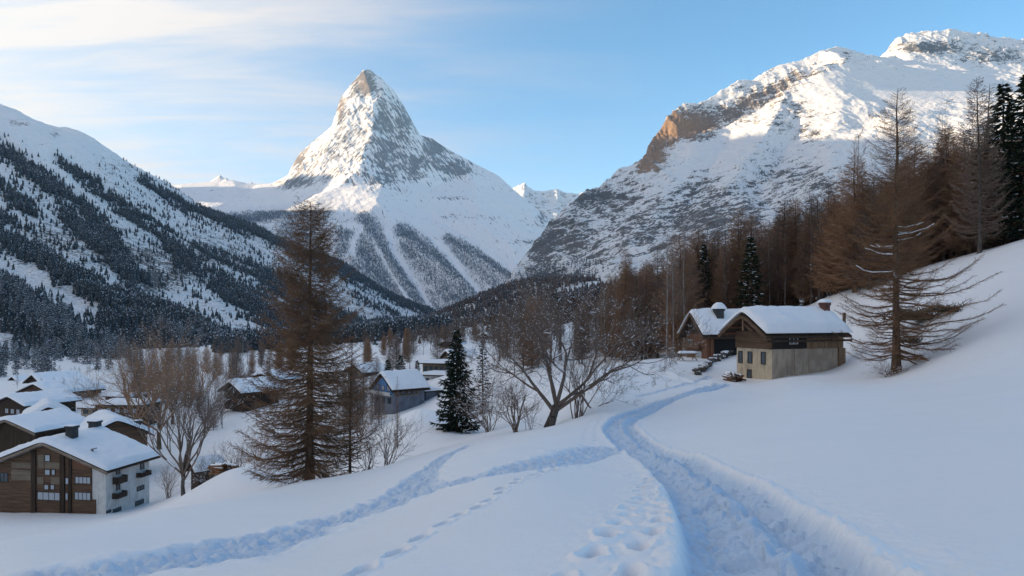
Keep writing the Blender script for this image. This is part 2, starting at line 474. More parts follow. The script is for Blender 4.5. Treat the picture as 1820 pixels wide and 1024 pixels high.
tag(ground_piece('ground', ~(fp_path | fp_tr)), 'smooth untrodden snow slope falling away to the village', kind='structure')
tag(ground_piece('path', fp_path), 'packed snow path winding from the foreground to the timber hut', kind='structure')
tag(ground_piece('trail', fp_tr), 'trampled rough trail branching off the path to the lower left', kind='structure')

# ---------------------------------------------------------------- mountains
def mountain(name, cols, rows, T, mat, detail, attrs, label):
    """T: slope tangents on a (distance, column) grid; detail(X, Y, Z, px, py) gives metres to add"""
    PXg, Yg = np.meshgrid(cols, rows)
    X = (PXg - CX) / F * Yg; Z = T * Yg
    py0 = HY - T * F
    Z = Z + detail(X, Yg, Z, PXg, py0)
    py = HY - Z / Yg * F
    at = attrs(X, Yg, Z, PXg, py)
    V = np.stack([X, Yg, Z], -1)
    Fc = grid_faces(len(rows), len(cols))
    o = link(name, np_mesh(name, V, Fc, mat, True, at))
    tag(o, label, 'mountain', kind='structure')
    return V, py, o

def blobs(px, py, L):
    s = np.zeros_like(px)
    for (a, b, ra, rb, w) in L: s += w * np.exp(-(((px - a) / ra) ** 2 + ((py - b) / rb) ** 2))
    return s
def bands(px, py, L):
    s = np.zeros_like(px)
    for pl, w0, w1, wt in L:
        d, t, sd = dist_poly(px, py, pl)
        s = np.maximum(s, wt * np.exp(-(d / (w0 + (w1 - w0) * t)) ** 2))
    return s

# --- the horn
mh = []; mhe = []
def ch(pts, closed=False):
    i0 = len(mh); mh.extend(pts); mhe.append(list(range(i0, i0 + len(pts)))); return i0
def jointo(*idx): mhe.append(list(idx))
a = ch([(140, 330, 9300), (240, 335, 9200), (320, 327, 9000), (372, 322, 9000), (391, 307, 9000), (412, 319, 8950), (440, 325, 8900), (446, 319, 8890), (455, 327, 8850), (482, 326, 8700), (512, 311, 8640), (518, 297, 8640), (532, 273, 8630), (556, 252, 8610), (591, 223, 8580), (602, 198, 8560), (605, 175, 8550), (627, 163, 8530), (628, 144, 8515), (645, 124, 8500), (656, 123, 8530), (680, 140, 8570), (702, 163, 8610), (722, 196, 8650), (729, 227, 8680), (746, 240, 8700), (770, 247, 8710), (776, 252, 8715), (796, 265, 8720), (845, 291, 8750), (886, 312, 8740), (918, 341, 8600), (958, 374, 8450), (982, 400, 8300), (1040, 440, 8200), (1120, 520, 8200)])
summit = a + 19
h = ch([(668, 157, 8430), (681, 165, 8360), (665, 186, 8260), (663, 230, 8060), (644, 277, 7850), (622, 305, 7720), (641, 302, 7560), (600, 330, 7380), (560, 346, 7180), (532, 362, 7020), (470, 392, 6700)])
jointo(summit, h)
ch([(680, 325, 7450), (712, 343, 7350), (770, 386, 7050), (835, 422, 6700), (880, 470, 6300)]); jointo(h + 6, len(mh) - 5)
ch([(796, 285, 8550), (815, 300, 8420), (842, 319, 8280)]); jointo(a + 28, len(mh) - 3)
ch([(716, 215, 8420), (722, 262, 8180), (752, 322, 7950)])                 # rib on the shaded face
ch([(690, 240, 8250), (700, 316, 7780)])                                    # gully
ch([(500, 339, 8200), (560, 322, 7950), (600, 313, 7780)])                  # foot of the lit face
mh += [(430, 352, 8000), (520, 352, 7700), (380, 366, 7600), (330, 352, 8200), (300, 385, 7200), (240, 400, 7000), (140, 420, 7000),
       (770, 330, 7950), (800, 318, 8250), (860, 330, 8250), (760, 350, 7550), (850, 355, 7650), (930, 368, 8000), (985, 415, 7800),
       (850, 395, 6950), (900, 425, 6750), (960, 442, 6850), (1010, 470, 7000),
       (668, 352, 6900), (620, 366, 6800), (560, 376, 6700)]
ch([(649, 394, 6500), (690, 455, 6050), (735, 515, 5650), (775, 562, 5250)])            # forest rib A
ch([(600, 392, 6500), (612, 450, 6150), (560, 500, 5900)])
ch([(714, 409, 6450), (770, 455, 6050), (830, 505, 5700), (870, 545, 5450)])            # rib B
ch([(796, 424, 6450), (850, 455, 6150), (905, 490, 5900), (960, 540, 5700)])            # rib C
ch([(690, 412, 6400), (700, 448, 6180), (745, 512, 5800), (768, 556, 5450)])            # gullies
ch([(775, 428, 6400), (815, 478, 6000), (868, 538, 5650)])
ch([(860, 440, 6400), (925, 490, 6050)])
mh += [(470, 420, 6400), (380, 430, 6300), (480, 470, 5900), (560, 560, 5300), (640, 520, 5600), (660, 580, 5100), (300, 520, 5600), (140, 560, 5600), (1100, 600, 5600), (1000, 590, 5400), (775, 590, 5000), (600, 610, 5000), (1120, 620, 5000), (140, 620, 5000), (880, 590, 5000),
       (140, 560, 9900), (400, 560, 9900), (600, 460, 9900), (700, 420, 9900), (860, 520, 9900), (1120, 640, 9900), (520, 480, 9300), (650, 330, 9200), (750, 380, 9300)]
def skyline(px, ch_):
    q = sorted((a, b) for a, b, y in ch_)
    return np.interp(px, [a for a, b in q], [b for a, b in q])
colsM = np.linspace(170, 1100, 640); rowsM = np.r_[np.linspace(5000, 6900, 200)[:-1], np.linspace(6900, 8780, 440)[:-1], np.linspace(8780, 9850, 40)]
TM = (HY - blur(tin(mh, mhe, colsM, rowsM, 600.), 1)) / F
def det_m(X, Y, Z, px, py):
    hi = sstep(330, 300, py) * sstep(470, 530, px) * sstep(900, 800, px)
    lit = sstep(0, 40, 664 - px + (py - 230) * .0) * hi
    d = 34 * ridged(X / 260, (Z + Y * .4) / 330, 5, 71) * (.35 + hi)
    d += 26 * ridged((X * .8 + Z * .62) / 70, (Z * .8 - X * .62) / 420, 4, 73) * hi                  # slanting strata on the lit face
    d += 12 * fbm(X / 60, Z / 60, 4, 75) * (.3 + hi) + 7 * (ridged((X * .85 + Z * .5) / 34, (Z * .85 - X * .5) / 120, 3, 76) - .3) * hi
    d += 16 * fbm(X / 300, Y / 300, 4, 77) * (1 - hi)
    d = (d - 22) * (.12 + .88 * sstep(0, 34, py - skyline(px, mh[:36])))
    ribs = sstep(380, 430, py)
    d += ribs * 20 * ridged((X + Y * .5) / 150, Y / 900, 3, 79)
    fade = sstep(60, 300, 9000 - Y) * .6 + .4
    return d * fade
RIBS = [([(649, 394), (690, 455), (735, 515), (775, 562)], 18, 30, 1), ([(640, 430), (670, 480), (700, 530), (730, 560)], 30, 45, 1), ([(610, 410), (620, 470), (650, 530), (690, 570)], 16, 40, 1),
        ([(714, 411), (770, 455), (830, 505), (870, 545)], 14, 24, 1), ([(722, 440), (770, 490), (810, 530)], 16, 28, .9), ([(796, 426), (850, 455), (905, 490), (950, 530)], 10, 16, .9), ([(810, 445), (850, 480), (900, 520)], 12, 16, .8),
        ([(560, 385), (520, 420), (540, 470), (560, 520)], 30, 60, .8), ([(350, 392), (440, 388), (520, 380), (580, 372)], 10, 16, .8), ([(420, 420), (520, 440)], 25, 30, .6)]
GUL = [([(690, 412), (700, 448), (745, 512), (768, 556)], 5, 7, 1), ([(775, 428), (815, 478), (868, 538)], 5, 7, 1), ([(860, 440), (925, 490)], 5, 7, 1), ([(606, 400), (640, 405), (610, 480)], 5, 9, .9), ([(660, 420), (690, 480), (730, 540)], 3, 4, .7)]
def att_m(X, Y, Z, px, py):
    rock = .04 + .20 * sstep(350, 315, py) * sstep(480, 530, px) * sstep(880, 800, px) + blobs(px, py, [(648, 146, 20, 20, .72), (660, 158, 20, 7, .5), (606, 190, 9, 22, .8), (530, 285, 20, 24, .6), (580, 268, 34, 26, .20), (630, 250, 30, 40, .22), (690, 285, 24, 36, .55), (718, 215, 14, 40, .42), (680, 220, 14, 40, .35),
                             (735, 300, 16, 24, .5), (775, 262, 22, 16, .8), (815, 298, 26, 16, .8), (768, 290, 20, 12, .4), (520, 328, 45, 12, .75), (590, 312, 30, 12, .35), (680, 322, 34, 8, .45), (710, 338, 16, 8, .4), (800, 352, 36, 4, .7), (835, 385, 60, 8, .35), (600, 382, 40, 10, .3), (965, 388, 10, 14, .8), (930, 430, 30, 5, .5), (400, 342, 50, 8, .28), (392, 314, 12, 7, .5)])
    rock -= .13 * sstep(20, -20, px - np.interp(py, [120, 165, 186, 230, 277, 300, 360], [655, 680, 665, 663, 645, 625, 600])) * sstep(170, 190, py)
    rock -= blobs(px, py, [(690, 150, 26, 20, .35), (640, 180, 26, 10, .2), (760, 330, 60, 8, .2), (880, 340, 50, 16, .3), (860, 375, 70, 14, .25), (560, 345, 50, 12, .3)])
    scrub = np.clip(bands(px, py, RIBS) - bands(px, py, GUL), 0, 1)
    warm = blobs(px, py, [(648, 146, 24, 24, 1), (604, 190, 14, 26, 1), (525, 285, 30, 36, .8)])
    return {'rock': np.clip(rock, 0, 1), 'scrub': scrub * 1.0, 'warm': np.clip(warm, 0, 1), 'side': sstep(12, -12, px - np.interp(py, [120, 165, 186, 230, 277, 300, 360], [655, 680, 665, 663, 645, 625, 600]))}
MAT_HORN = mat_mountain('horn_rock_snow', (0.26, 0.25, 0.25), (0.18, 0.17, 0.165), .55, (1, .6, 1.6), .5, rock_c=(0.27, 0.195, 0.14), w=(.40, .80), slant=True, contrast=4.4, speck=(.57, .70))
HV, Hpy, horn = mountain('mountain', colsM, rowsM, TM, MAT_HORN, det_m, att_m, 'tall pyramid shaped snowy peak with a sharp rocky summit')

# --- left mountain side
LP = []
def lp(px, *yy):
    for Y, py in yy: LP.append((px, py, Y))
lp(-420, (300, 760), (420, 650), (700, 470), (1100, 330), (1600, 200), (2200, 60), (2700, 140))
lp(0, (330, 720), (400, 655), (540, 575), (850, 450), (1200, 335), (1600, 250), (1950, 187), (2400, 262))
lp(150, (380, 700), (460, 648), (700, 545), (1150, 420), (1600, 322), (2050, 237), (2500, 310))
lp(240, (2180, 300), (2600, 350))
lp(300, (440, 690), (560, 636), (900, 540), (1400, 440), (1900, 362), (2250, 332), (2700, 385))
lp(450, (600, 670), (760, 622), (1150, 556), (1600, 482), (2000, 430), (2280, 405), (2700, 470))
lp(600, (1000, 640), (1300, 600), (1800, 532), (2300, 468), (2750, 540))
lp(770, (1700, 620), (2100, 578), (2500, 560), (2900, 610))
lp(950, (1700, 660), (2300, 620), (2900, 650))
LT = TPS(LP, 1e-4, 400)
colsL = np.linspace(-420, 900, 640); rowsL = np.exp(np.linspace(math.log(330), math.log(2850), 560))
PL, YL = np.meshgrid(colsL, rowsL)
TL = LT(PL, YL)
LBANDS = [([(-60, 235), (30, 285), (90, 335), (160, 385), (215, 445)], 22, 14, .95), ([(100, 280), (161, 326), (234, 380), (293, 424), (342, 472), (415, 521), (480, 556), (560, 600)], 9, 24, 1),
          ([(255, 322), (330, 370), (400, 396), (470, 418), (525, 442), (640, 492), (770, 562)], 9, 15, 1.1), ([(-60, 300), (0, 335), (60, 382)], 16, 12, .9), ([(115, 382), (160, 425), (205, 465), (240, 500)], 11, 18, .9),
          ([(-80, 370), (0, 405), (60, 445), (150, 505), (250, 560), (330, 590), (420, 625)], 22, 26, 1.1), ([(-80, 470), (0, 530), (70, 575), (150, 625), (200, 660)], 30, 30, 1.1), ([(200, 560), (280, 600), (360, 630)], 26, 22, .9),
          ([(440, 470), (520, 530), (600, 570), (700, 590)], 20, 20, .8), ([(330, 440), (420, 470), (520, 500)], 14, 14, .45), ([(20, 300), (60, 420)], 10, 10, .3), ([(560, 470), (640, 520), (700, 560)], 14, 12, .8)]
LCLEAR = [([(-40, 380), (60, 430), (140, 480), (230, 530)], 9, 8, .9), ([(-20, 470), (60, 500), (130, 548), (160, 565)], 14, 10, 1.0), ([(330, 555), (380, 580), (430, 605), (470, 625)], 7, 12, 1.1), ([(140, 600), (170, 640), (160, 660)], 10, 18, .9), ([(330, 515), (360, 525)], 14, 8, .8), ([(600, 500), (690, 545), (740, 562)], 3, 3, .8)]
def det_l(X, Y, Z, px, py):
    d = 14 * fbm(X / 260, Y / 260, 4, 91)
    d += 11 * ridged((X * .55 + Y * .85) / 130, (Y * .55 - X * .85) / 520, 4, 93)
    d += 3.5 * fbm(X / 34, Y / 34, 4, 95)
    return d * sstep(400, 800, Y)
def forest_l(px, py):
    f = np.clip(bands(px, py, LBANDS) - bands(px, py, LCLEAR), 0, 1.2)
    return f
def att_l(X, Y, Z, px, py):
    rock = .30 + blobs(px, py, [(230, 455, 60, 22, .55), (270, 500, 50, 26, .55), (100, 420, 60, 30, .32), (60, 470, 60, 20, .22), (330, 470, 50, 40, .3), (30, 218, 22, 6, .5), (100, 238, 12, 8, .5), (200, 295, 40, 14, .2), (180, 430, 40, 30, .3), (400, 450, 60, 40, .22), (600, 540, 80, 30, .25)])
    rock -= sstep(330, 250, py) * .20 + bands(px, py, LCLEAR) * .3
    return {'rock': np.clip(rock, 0, 1), 'scrub': np.clip(forest_l(px, py) * .6 + .36 * sstep(255, 400, py), 0, .9), 'warm': np.zeros_like(px)}
MAT_LEFT = mat_mountain('left_slope_snow', (0.15, 0.13, 0.115), (0.10, 0.095, 0.09), 2.2, (1, 1, 1.6), .7, rock_c=(.2, .15, .1), w=(.5, .62), contrast=4.0, speck=(.54, .70))
LV, Lpy, left = mountain('mountain', colsL, rowsL, TL, MAT_LEFT, det_l, att_l, 'forested snowy mountainside sloping down from the left edge of the photo')

# --- its continuation out of view, which keeps the valley in shade
def cone_field(ridge, slope, X, Y):
    Z = np.full(X.shape, -400.0)
    for (x0, y0, z0), (x1, y1, z1) in zip(ridge[:-1], ridge[1:]):
        n = max(2, int(math.hypot(x1 - x0, y1 - y0) / 60))
        dx, dy = x1 - x0, y1 - y0
        t = np.clip(((X - x0) * dx + (Y - y0) * dy) / (dx * dx + dy * dy), 0, 1)
        d = np.hypot(X - x0 - t * dx, Y - y0 - t * dy)
        Z = np.maximum(Z, z0 + (z1 - z0) * t - slope * d)
    return Z
xs, ys = np.meshgrid(np.linspace(-9500, -1500, 150), np.linspace(-3500, 8500, 180))
SHADE_RIDGE = [(-1900, 2050, 600), (-2500, 2000, 950), (-3300, 1900, 1200), (-4600, 2700, 1780), (-5800, 3900, 2060), (-8500, 6500, 2400)]
SHADE_RIDGE2 = [(-3300, 1900, 1200), (-3600, 0, 1150), (-3900, -3000, 1100)]
zz = np.maximum(cone_field(SHADE_RIDGE, .62, xs, ys), cone_field(SHADE_RIDGE2, .62, xs, ys)) + 50 * fbm(xs / 500, ys / 500, 4, 99) - 20
zero = np.zeros(xs.size)
tag(link('mountain', np_mesh('mountain', np.stack([xs, ys, zz], -1), grid_faces(*xs.shape), MAT_LEFT, True, {'rock': zero + .2, 'scrub': zero + .1, 'warm': zero})), 'high snowy ridge rising beyond the left edge of the photo', 'mountain', kind='structure')

# --- right mountain
rm = []; rme = []
def rch(pts):
    i0 = len(rm); rm.extend(pts); rme.append(list(range(i0, i0 + len(pts)))); return i0
fc = rch([(905, 514, 2050), (945, 441, 2300), (975, 400, 2450), (1005, 376, 2540), (1040, 346, 2650), (1090, 316, 2800), (1147, 291, 3000), (1240, 241, 3150), (1300, 227, 3250), (1340, 206, 3350), (1400, 166, 3500), (1450, 128, 3600), (1500, 113, 3700), (1560, 114, 3800), (1640, 126, 3900), (1720, 136, 4000), (1820, 150, 4000), (1990, 160, 4000)])
br = rch([(1148, 284, 3250), (1152, 266, 3350), (1174, 234, 3420), (1196, 205, 3460), (1240, 186, 3560), (1290, 157, 3700), (1330, 142, 3780), (1370, 126, 3850), (1430, 106, 3950), (1462, 96, 4000), (1484, 88, 4050), (1500, 100, 4040), (1518, 112, 4000)])
rch([(1160, 290, 3080), (1200, 270, 3290), (1290, 238, 3420), (1370, 196, 3580), (1440, 146, 3730)])
rch([(1556, 116, 4600), (1598, 72, 4700), (1622, 61, 4750), (1636, 68, 4740), (1650, 66, 4720), (1690, 58, 4800), (1712, 64, 4800), (1745, 74, 4800), (1820, 72, 4900), (1990, 74, 4900)])
rch([(1620, 112, 4300), (1700, 122, 4300), (1760, 130, 4300), (1860, 138, 4350), (1990, 142, 4350)])
r1 = rch([(1372, 225, 3050), (1330, 285, 2720), (1290, 350, 2420)]); rme.append([fc + 10, r1])
r2 = rch([(1500, 190, 3180), (1462, 262, 2820), (1430, 330, 2450)]); rme.append([fc + 12, r2])
r3 = rch([(1225, 285, 2850), (1180, 350, 2500), (1130, 420, 2150)]); rme.append([fc + 7, r3])
rch([(1420, 215, 3180), (1390, 290, 2800), (1350, 360, 2450)])
rch([(1290, 265, 2980), (1250, 330, 2620), (1210, 400, 2260)])
rm += [(1000, 468, 2150), (1060, 410, 2350), (1120, 345, 2620), (1580, 205, 3100), (1700, 190, 3250), (1850, 195, 3250), (1990, 200, 3250), (1560, 160, 3450), (1700, 160, 3650),
       (990, 520, 1800), (1090, 480, 1700), (1200, 452, 1750), (1300, 424, 1750), (1400, 402, 1800), (1550, 372, 1800), (1750, 340, 1800), (1990, 330, 1800), (1480, 300, 2400), (1620, 280, 2500), (1800, 270, 2500),
       (870, 555, 1900), (930, 540, 1700), (1000, 548, 1400), (1100, 525, 1200), (1250, 495, 1100), (1500, 472, 1000), (1990, 445, 1000), (870, 650, 1700), (930, 640, 1500), (1000, 640, 1150), (1100, 620, 950), (1250, 610, 850), (1500, 590, 800), (1990, 560, 800), (820, 640, 2000), (820, 700, 800),
       (880, 640, 2700), (960, 600, 3200), (1040, 560, 3800), (1147, 520, 4500), (1300, 420, 5200), (1484, 330, 5400), (1600, 300, 5500), (1820, 260, 5500), (1990, 260, 5500), (820, 700, 5500), (1100, 500, 3400)]
colsR = np.linspace(840, 1960, 760); rowsR = np.r_[np.linspace(820, 2000, 150)[:-1], np.linspace(2000, 4080, 480)[:-1], np.linspace(4080, 4900, 120)[:-1], np.linspace(4900, 5450, 12)]
TR = (HY - blur(tin(rm, rme, colsR, rowsR, 260.), 4)) / F
CLIFF = [([(1152, 280), (1175, 250), (1200, 228), (1250, 222)], 34, 30, 1.35), ([(1230, 228), (1290, 205), (1360, 170), (1420, 140)], 24, 20, .85), ([(1380, 170), (1440, 130), (1500, 105)], 10, 14, .5)]
def det_r(X, Y, Z, px, py):
    back = np.clip(bands(px, py, CLIFF), 0, 1)
    d = 15 * ridged(X / 190, (Z * 1.3 + Y * .3) / 190, 5, 101) + 26 * (ridged((X * .8 + Z * .6) / 330, (Z * .8 - X * .6 + Y * .3) / 560, 4, 102) - .2)
    d += 10 * fbm(X / 130, Z / 26, 4, 103) * sstep(180, 300, py) * sstep(900, 960, px)   # ledges
    d += 30 * ridged(X / 70, Z / 150, 4, 105) * back
    d += 20 * ridged(X / 90, Y / 120, 4, 107) * sstep(4450, 4650, Y)
    d += 4 * fbm(X / 24, Z / 20, 3, 109)
    smooth_snow = blobs(px, py, [(1560, 150, 120, 30, .8), (1230, 290, 60, 30, .5), (1700, 170, 150, 30, .6)])
    return d * np.clip(1 - smooth_snow, .15, 1) * sstep(800, 1500, Y)
def att_r(X, Y, Z, px, py):
    rock = .18 + .14 * sstep(300, 360, py) + bands(px, py, CLIFF) * .62
    rock += blobs(px, py, [(1060, 350, 70, 26, .50), (1000, 420, 40, 34, .36), (960, 460, 24, 40, .46), (1050, 430, 90, 40, .28), (1160, 400, 80, 50, .26), (1240, 330, 40, 20, .28), (1270, 380, 90, 50, .30), (1420, 195, 40, 16, .42), (1440, 240, 40, 18, .34), (1400, 310, 60, 26, .38), (1350, 400, 120, 40, .28), (1500, 330, 70, 30, .3), (1650, 85, 60, 12, .72), (1770, 100, 60, 14, .5), (1560, 210, 20, 12, .4), (1690, 178, 18, 8, .5), (1370, 220, 50, 14, .2)])
    rock -= blobs(px, py, [(1230, 265, 60, 16, .35), (1330, 240, 50, 14, .2), (1560, 150, 120, 30, .3), (1700, 155, 140, 20, .3), (1180, 330, 30, 30, .2), (1480, 100, 20, 8, .2), (1040, 510, 80, 12, .3), (1480, 170, 40, 18, .2)])
    scrub = blobs(px, py, [(1000, 490, 60, 18, .9), (960, 500, 40, 18, .9), (1060, 355, 60, 14, .5), (1010, 400, 40, 20, .3), (1120, 500, 40, 16, .3), (1160, 470, 60, 16, .3), (910, 520, 30, 14, .9)])
    warm = bands(px, py, [([(1150, 285), (1175, 250), (1200, 225)], 26, 26, 1.0)]) + .35 * bands(px, py, CLIFF)
    return {'rock': np.clip(rock, 0, 1), 'scrub': np.clip(scrub, 0, 1), 'warm': np.clip(warm * 1.2, 0, 1)}
MAT_RIGHT = mat_mountain('right_slope_snow', (0.17, 0.155, 0.145), (0.12, 0.115, 0.11), 1.25, (.7, .7, 1.9), .9, rock_c=(0.44, 0.27, 0.15), w=(.66, .56), contrast=3.4, speck=(.56, .72), dip=-24)
RV, Rpy, rightm = mountain('mountain', colsR, rowsR, TR, MAT_RIGHT, det_r, att_r, 'broad snowy mountain with a brown cliff and dark rock ledges behind the right hand forest')

# --- low forested spur closing the valley
VP = []
def vp(px, *yy):
    for Y, py in yy: VP.append((px, py, Y))
vp(560, (300, 720), (450, 668), (700, 640), (1000, 636), (1500, 650))
vp(660, (300, 690), (420, 640), (700, 622), (1000, 612), (1500, 625))
vp(770, (300, 660), (450, 612), (800, 592), (1300, 566), (1800, 600))
vp(870, (300, 640), (450, 596), (800, 566), (1400, 524), (1900, 570))
vp(960, (300, 630), (450, 575), (800, 540), (1400, 500), (1900, 550))
vp(1060, (300, 620), (450, 556), (800, 525), (1300, 503), (1900, 560))
vp(1200, (300, 610), (450, 545), (800, 515), (1200, 500), (1900, 560))
vp(1400, (300, 600), (450, 540), (800, 505), (1200, 490), (1900, 560))
VT = TPS(VP, 1e-4, 400)
colsV = np.linspace(560, 1400, 340); rowsV = np.exp(np.linspace(math.log(310), math.log(1850), 260))
PV, YV = np.meshgrid(colsV, rowsV)
def det_v(X, Y, Z, px, py): return (5 * fbm(X / 90, Y / 90, 4, 111) + 1.5 * fbm(X / 20, Y / 20, 3, 113)) * sstep(330, 500, Y)
VBARE = [([(820, 606), (870, 594), (910, 582)], 9, 9, 1), ([(985, 522), (1050, 508), (1130, 494)], 5, 7, .9), ([(970, 505), (900, 532)], 2, 2, .4), ([(1110, 640), (1160, 625)], 20, 20, 1)]
def att_v(X, Y, Z, px, py):
    return {'rock': np.full_like(px, .25), 'scrub': np.clip(.95 - 1.2 * bands(px, py, VBARE), 0, 1), 'warm': np.zeros_like(px)}
SV, Spy, spur = mountain('hill', colsV, rowsV, VT(PV, YV), MAT_LEFT, det_v, att_v, 'low spur under brown bare forest closing the valley')
spur['category'] = 'hill'

# --- far peaks in the gap
cols = np.linspace(840, 1110, 260); rows = np.linspace(10800, 13200, 170)
PF, YF = np.meshgrid(cols, rows)
sky = np.interp(PF, [840, 900, 915, 932, 946, 960, 975, 990, 1001, 1016, 1030, 1040, 1055, 1110], [372, 345, 334, 330, 338, 343, 342, 339, 346, 347, 344, 343, 356, 400])
q = np.abs(YF - 12300) / 1500
def det_f(X, Y, Z, px, py): return 60 * ridged(X / 420, Y / 700, 5, 121) + 30 * ridged((X + Y) / 160, Y / 300, 4, 123) - 20
def att_f(X, Y, Z, px, py): return {'rock': np.full_like(px, .40), 'scrub': np.zeros_like(px), 'warm': np.full_like(px, .8)}
MAT_FAR = mat_mountain('far_peak_snow', (0.30, 0.26, 0.22), (0.22, 0.2, 0.18), .5, (1, 1, 1.3), .8, rock_c=(.4, .3, .22))
mountain('mountain', cols, rows, (HY - sky - 95 * q ** 1.1) / F, MAT_FAR, det_f, att_f, 'small sunlit peaks far off in the gap between the two big mountains')
# unseen range left of the horn, added to shade its lower slopes
xs, ys = np.meshgrid(np.linspace(-9500, -3600, 110), np.linspace(6600, 12000, 90))
zz = cone_field([(-3700, 7900, 1370), (-4900, 7900, 1840), (-6200, 7900, 2280), (-9000, 8200, 2800)], .6, xs, ys) + 60 * fbm(xs / 500, ys / 500, 4, 131)
zero = np.zeros(xs.size)
tag(link('mountain', np_mesh('mountain', np.stack([xs, ys, zz], -1), grid_faces(*xs.shape), MAT_FAR, True, {'rock': zero + .3, 'scrub': zero, 'warm': zero})), 'unseen range added behind the left mountainside to shade the lower peak', 'mountain', kind='structure')
# ---------------------------------------------------------------- trees
class Segs:
    """a bundle of tapering sticks"""
    def __init__(s): s.a = []; s.b = []; s.r = []; s.q = []
    def add(s, p, q, r0, r1): s.a.append(p); s.b.append(q); s.r.append(r0); s.q.append(r1)
    def arr(s): return np.array(s.a, float).reshape(-1, 3), np.array(s.b, float).reshape(-1, 3), np.array(s.r, float), np.array(s.q, float)

def sticks(p0, p1, r0, r1, n=3):
    N = len(p0); d = p1 - p0; L = np.linalg.norm(d, axis=1, keepdims=True) + 1e-9; d = d / L
    up = np.where(np.abs(d[:, 2:3]) > .9, np.array([[1., 0, 0]]), np.array([[0, 0, 1.]]))
    u = np.cross(d, up); u /= np.linalg.norm(u, axis=1, keepdims=True) + 1e-9; v = np.cross(d, u)
    an = np.arange(n) / n * 2 * math.pi
    ring = np.cos(an)[None, :, None] * u[:, None] + np.sin(an)[None, :, None] * v[:, None]
    V = np.concatenate([p0[:, None] + ring * r0[:, None, None], p1[:, None] + ring * r1[:, None, None]], 1).reshape(-1, 3)
    k = np.arange(n); f = np.stack([k, k + n, (k + 1) % n + n, (k + 1) % n], -1)
    return V, (f[None] + (np.arange(N) * 2 * n)[:, None, None]).reshape(-1, 4)

def seg_mesh(name, S, mat, n=3, smooth=True):
    V, Fc = sticks(*S.arr(), n); return np_mesh(name, V, Fc, mat, smooth)

def bark(name, a, b, s=6.0, light=None):
    t = NT(name); p = t.obj()
    n = t.noise(t.mapv(p, (s, s, s * .25)), 1.0, 6, .65)
    c = t.mix(t.ss(n, .32, .68), a, b)
    if light: c = t.mix(t.ss(t.noise(p, 1.3, 5, .7), .52, .66), c, light)
    return t.set(c, .9, t.bump(n, .8, .04), **{'Specular IOR Level': .1})
def leafy(name, a, b, c=None, sc=.6):
    t = NT(name); p = t.obj(); oi = t.n('ShaderNodeObjectInfo')
    col = t.mix(t.ss(t.noise(p, sc, 4, .6), .3, .7), a, b)
    if c: col = t.mix(t.math('MULTIPLY', oi.outputs['Random'], .75), col, c)
    return t.set(col, .85, **{'Specular IOR Level': .1})
M_BARK = bark('larch_bark', (.075, .048, .033), (.18, .115, .075))
M_BARKG = bark('grey_bark', (.06, .05, .043), (.15, .125, .105))
M_BIRCH = bark('pale_bark', (.14, .12, .105), (.36, .33, .30), 4)
M_TWIG = leafy('larch_twigs', (.135, .078, .047), (.28, .155, .085))
M_TWIGB = leafy('brown_larch_twigs', (.29, .160, .090), (.48, .265, .145), (.25, .165, .11))
M_TWIGG = leafy('grey_twigs', (.12, .095, .080), (.23, .175, .145), (.24, .155, .11))
M_SPRUCE = leafy('spruce_needles', (.012, .020, .011), (.034, .044, .020), (.018, .026, .018), 1.2)
M_TSNOW = NT('twig_snow').set((.86, .87, .89), .6)
def frosted(name, a, b, amt):
    t = NT(name); p = t.pos(); g_ = t.n('ShaderNodeNewGeometry'); sx = t.n('ShaderNodeSeparateXYZ'); t.l(g_.outputs['Normal'], sx.inputs[0])
    col = t.mix(t.ss(t.noise(p, .12, 3, .6), .3, .7), a, b)
    m = t.ss(t.math('ADD', t.math('MULTIPLY', sx.outputs[2], .5), t.noise(p, .9, 4, .7)), 1.0 - amt, 1.18 - amt)
    return t.set(t.mix(m, col, (.72, .75, .8)), .9, **{'Specular IOR Level': .1})
M_FAR_CON = frosted('far_conifer', (.030, .038, .042), (.060, .060, .056), .08)
M_FAR_LARCH = frosted('far_larch', (.060, .038, .028), (.10, .062, .042), .08)
M_VAL_CON = frosted('valley_conifer', (.035, .040, .042), (.075, .070, .066), .22)

def trunk_path(h, rng, wob=.012, n=14):
    k = np.linspace(0, 1, n); ox = np.cumsum(rng.normal(0, wob, n)) * h * .25; oy = np.cumsum(rng.normal(0, wob, n)) * h * .25
    return np.stack([(ox - ox[0]) * k, (oy - oy[0]) * k, k * h], -1)
def along(tp, t):
    f = t * (len(tp) - 1); i = min(int(f), len(tp) - 2); return tp[i] + (tp[i + 1] - tp[i]) * (f - i)
def trunk_segs(tp, r0, r1, pw=.85, flare=1.35):
    S = Segs(); n = len(tp)
    rad = [(r1 + (r0 - r1) * (1 - i / (n - 1)) ** pw) * (1 + (flare - 1) * math.exp(-i * 1.6)) for i in range(n)]
    for i in range(n - 1): S.add(tp[i], tp[i + 1], rad[i], rad[i + 1])
    return S

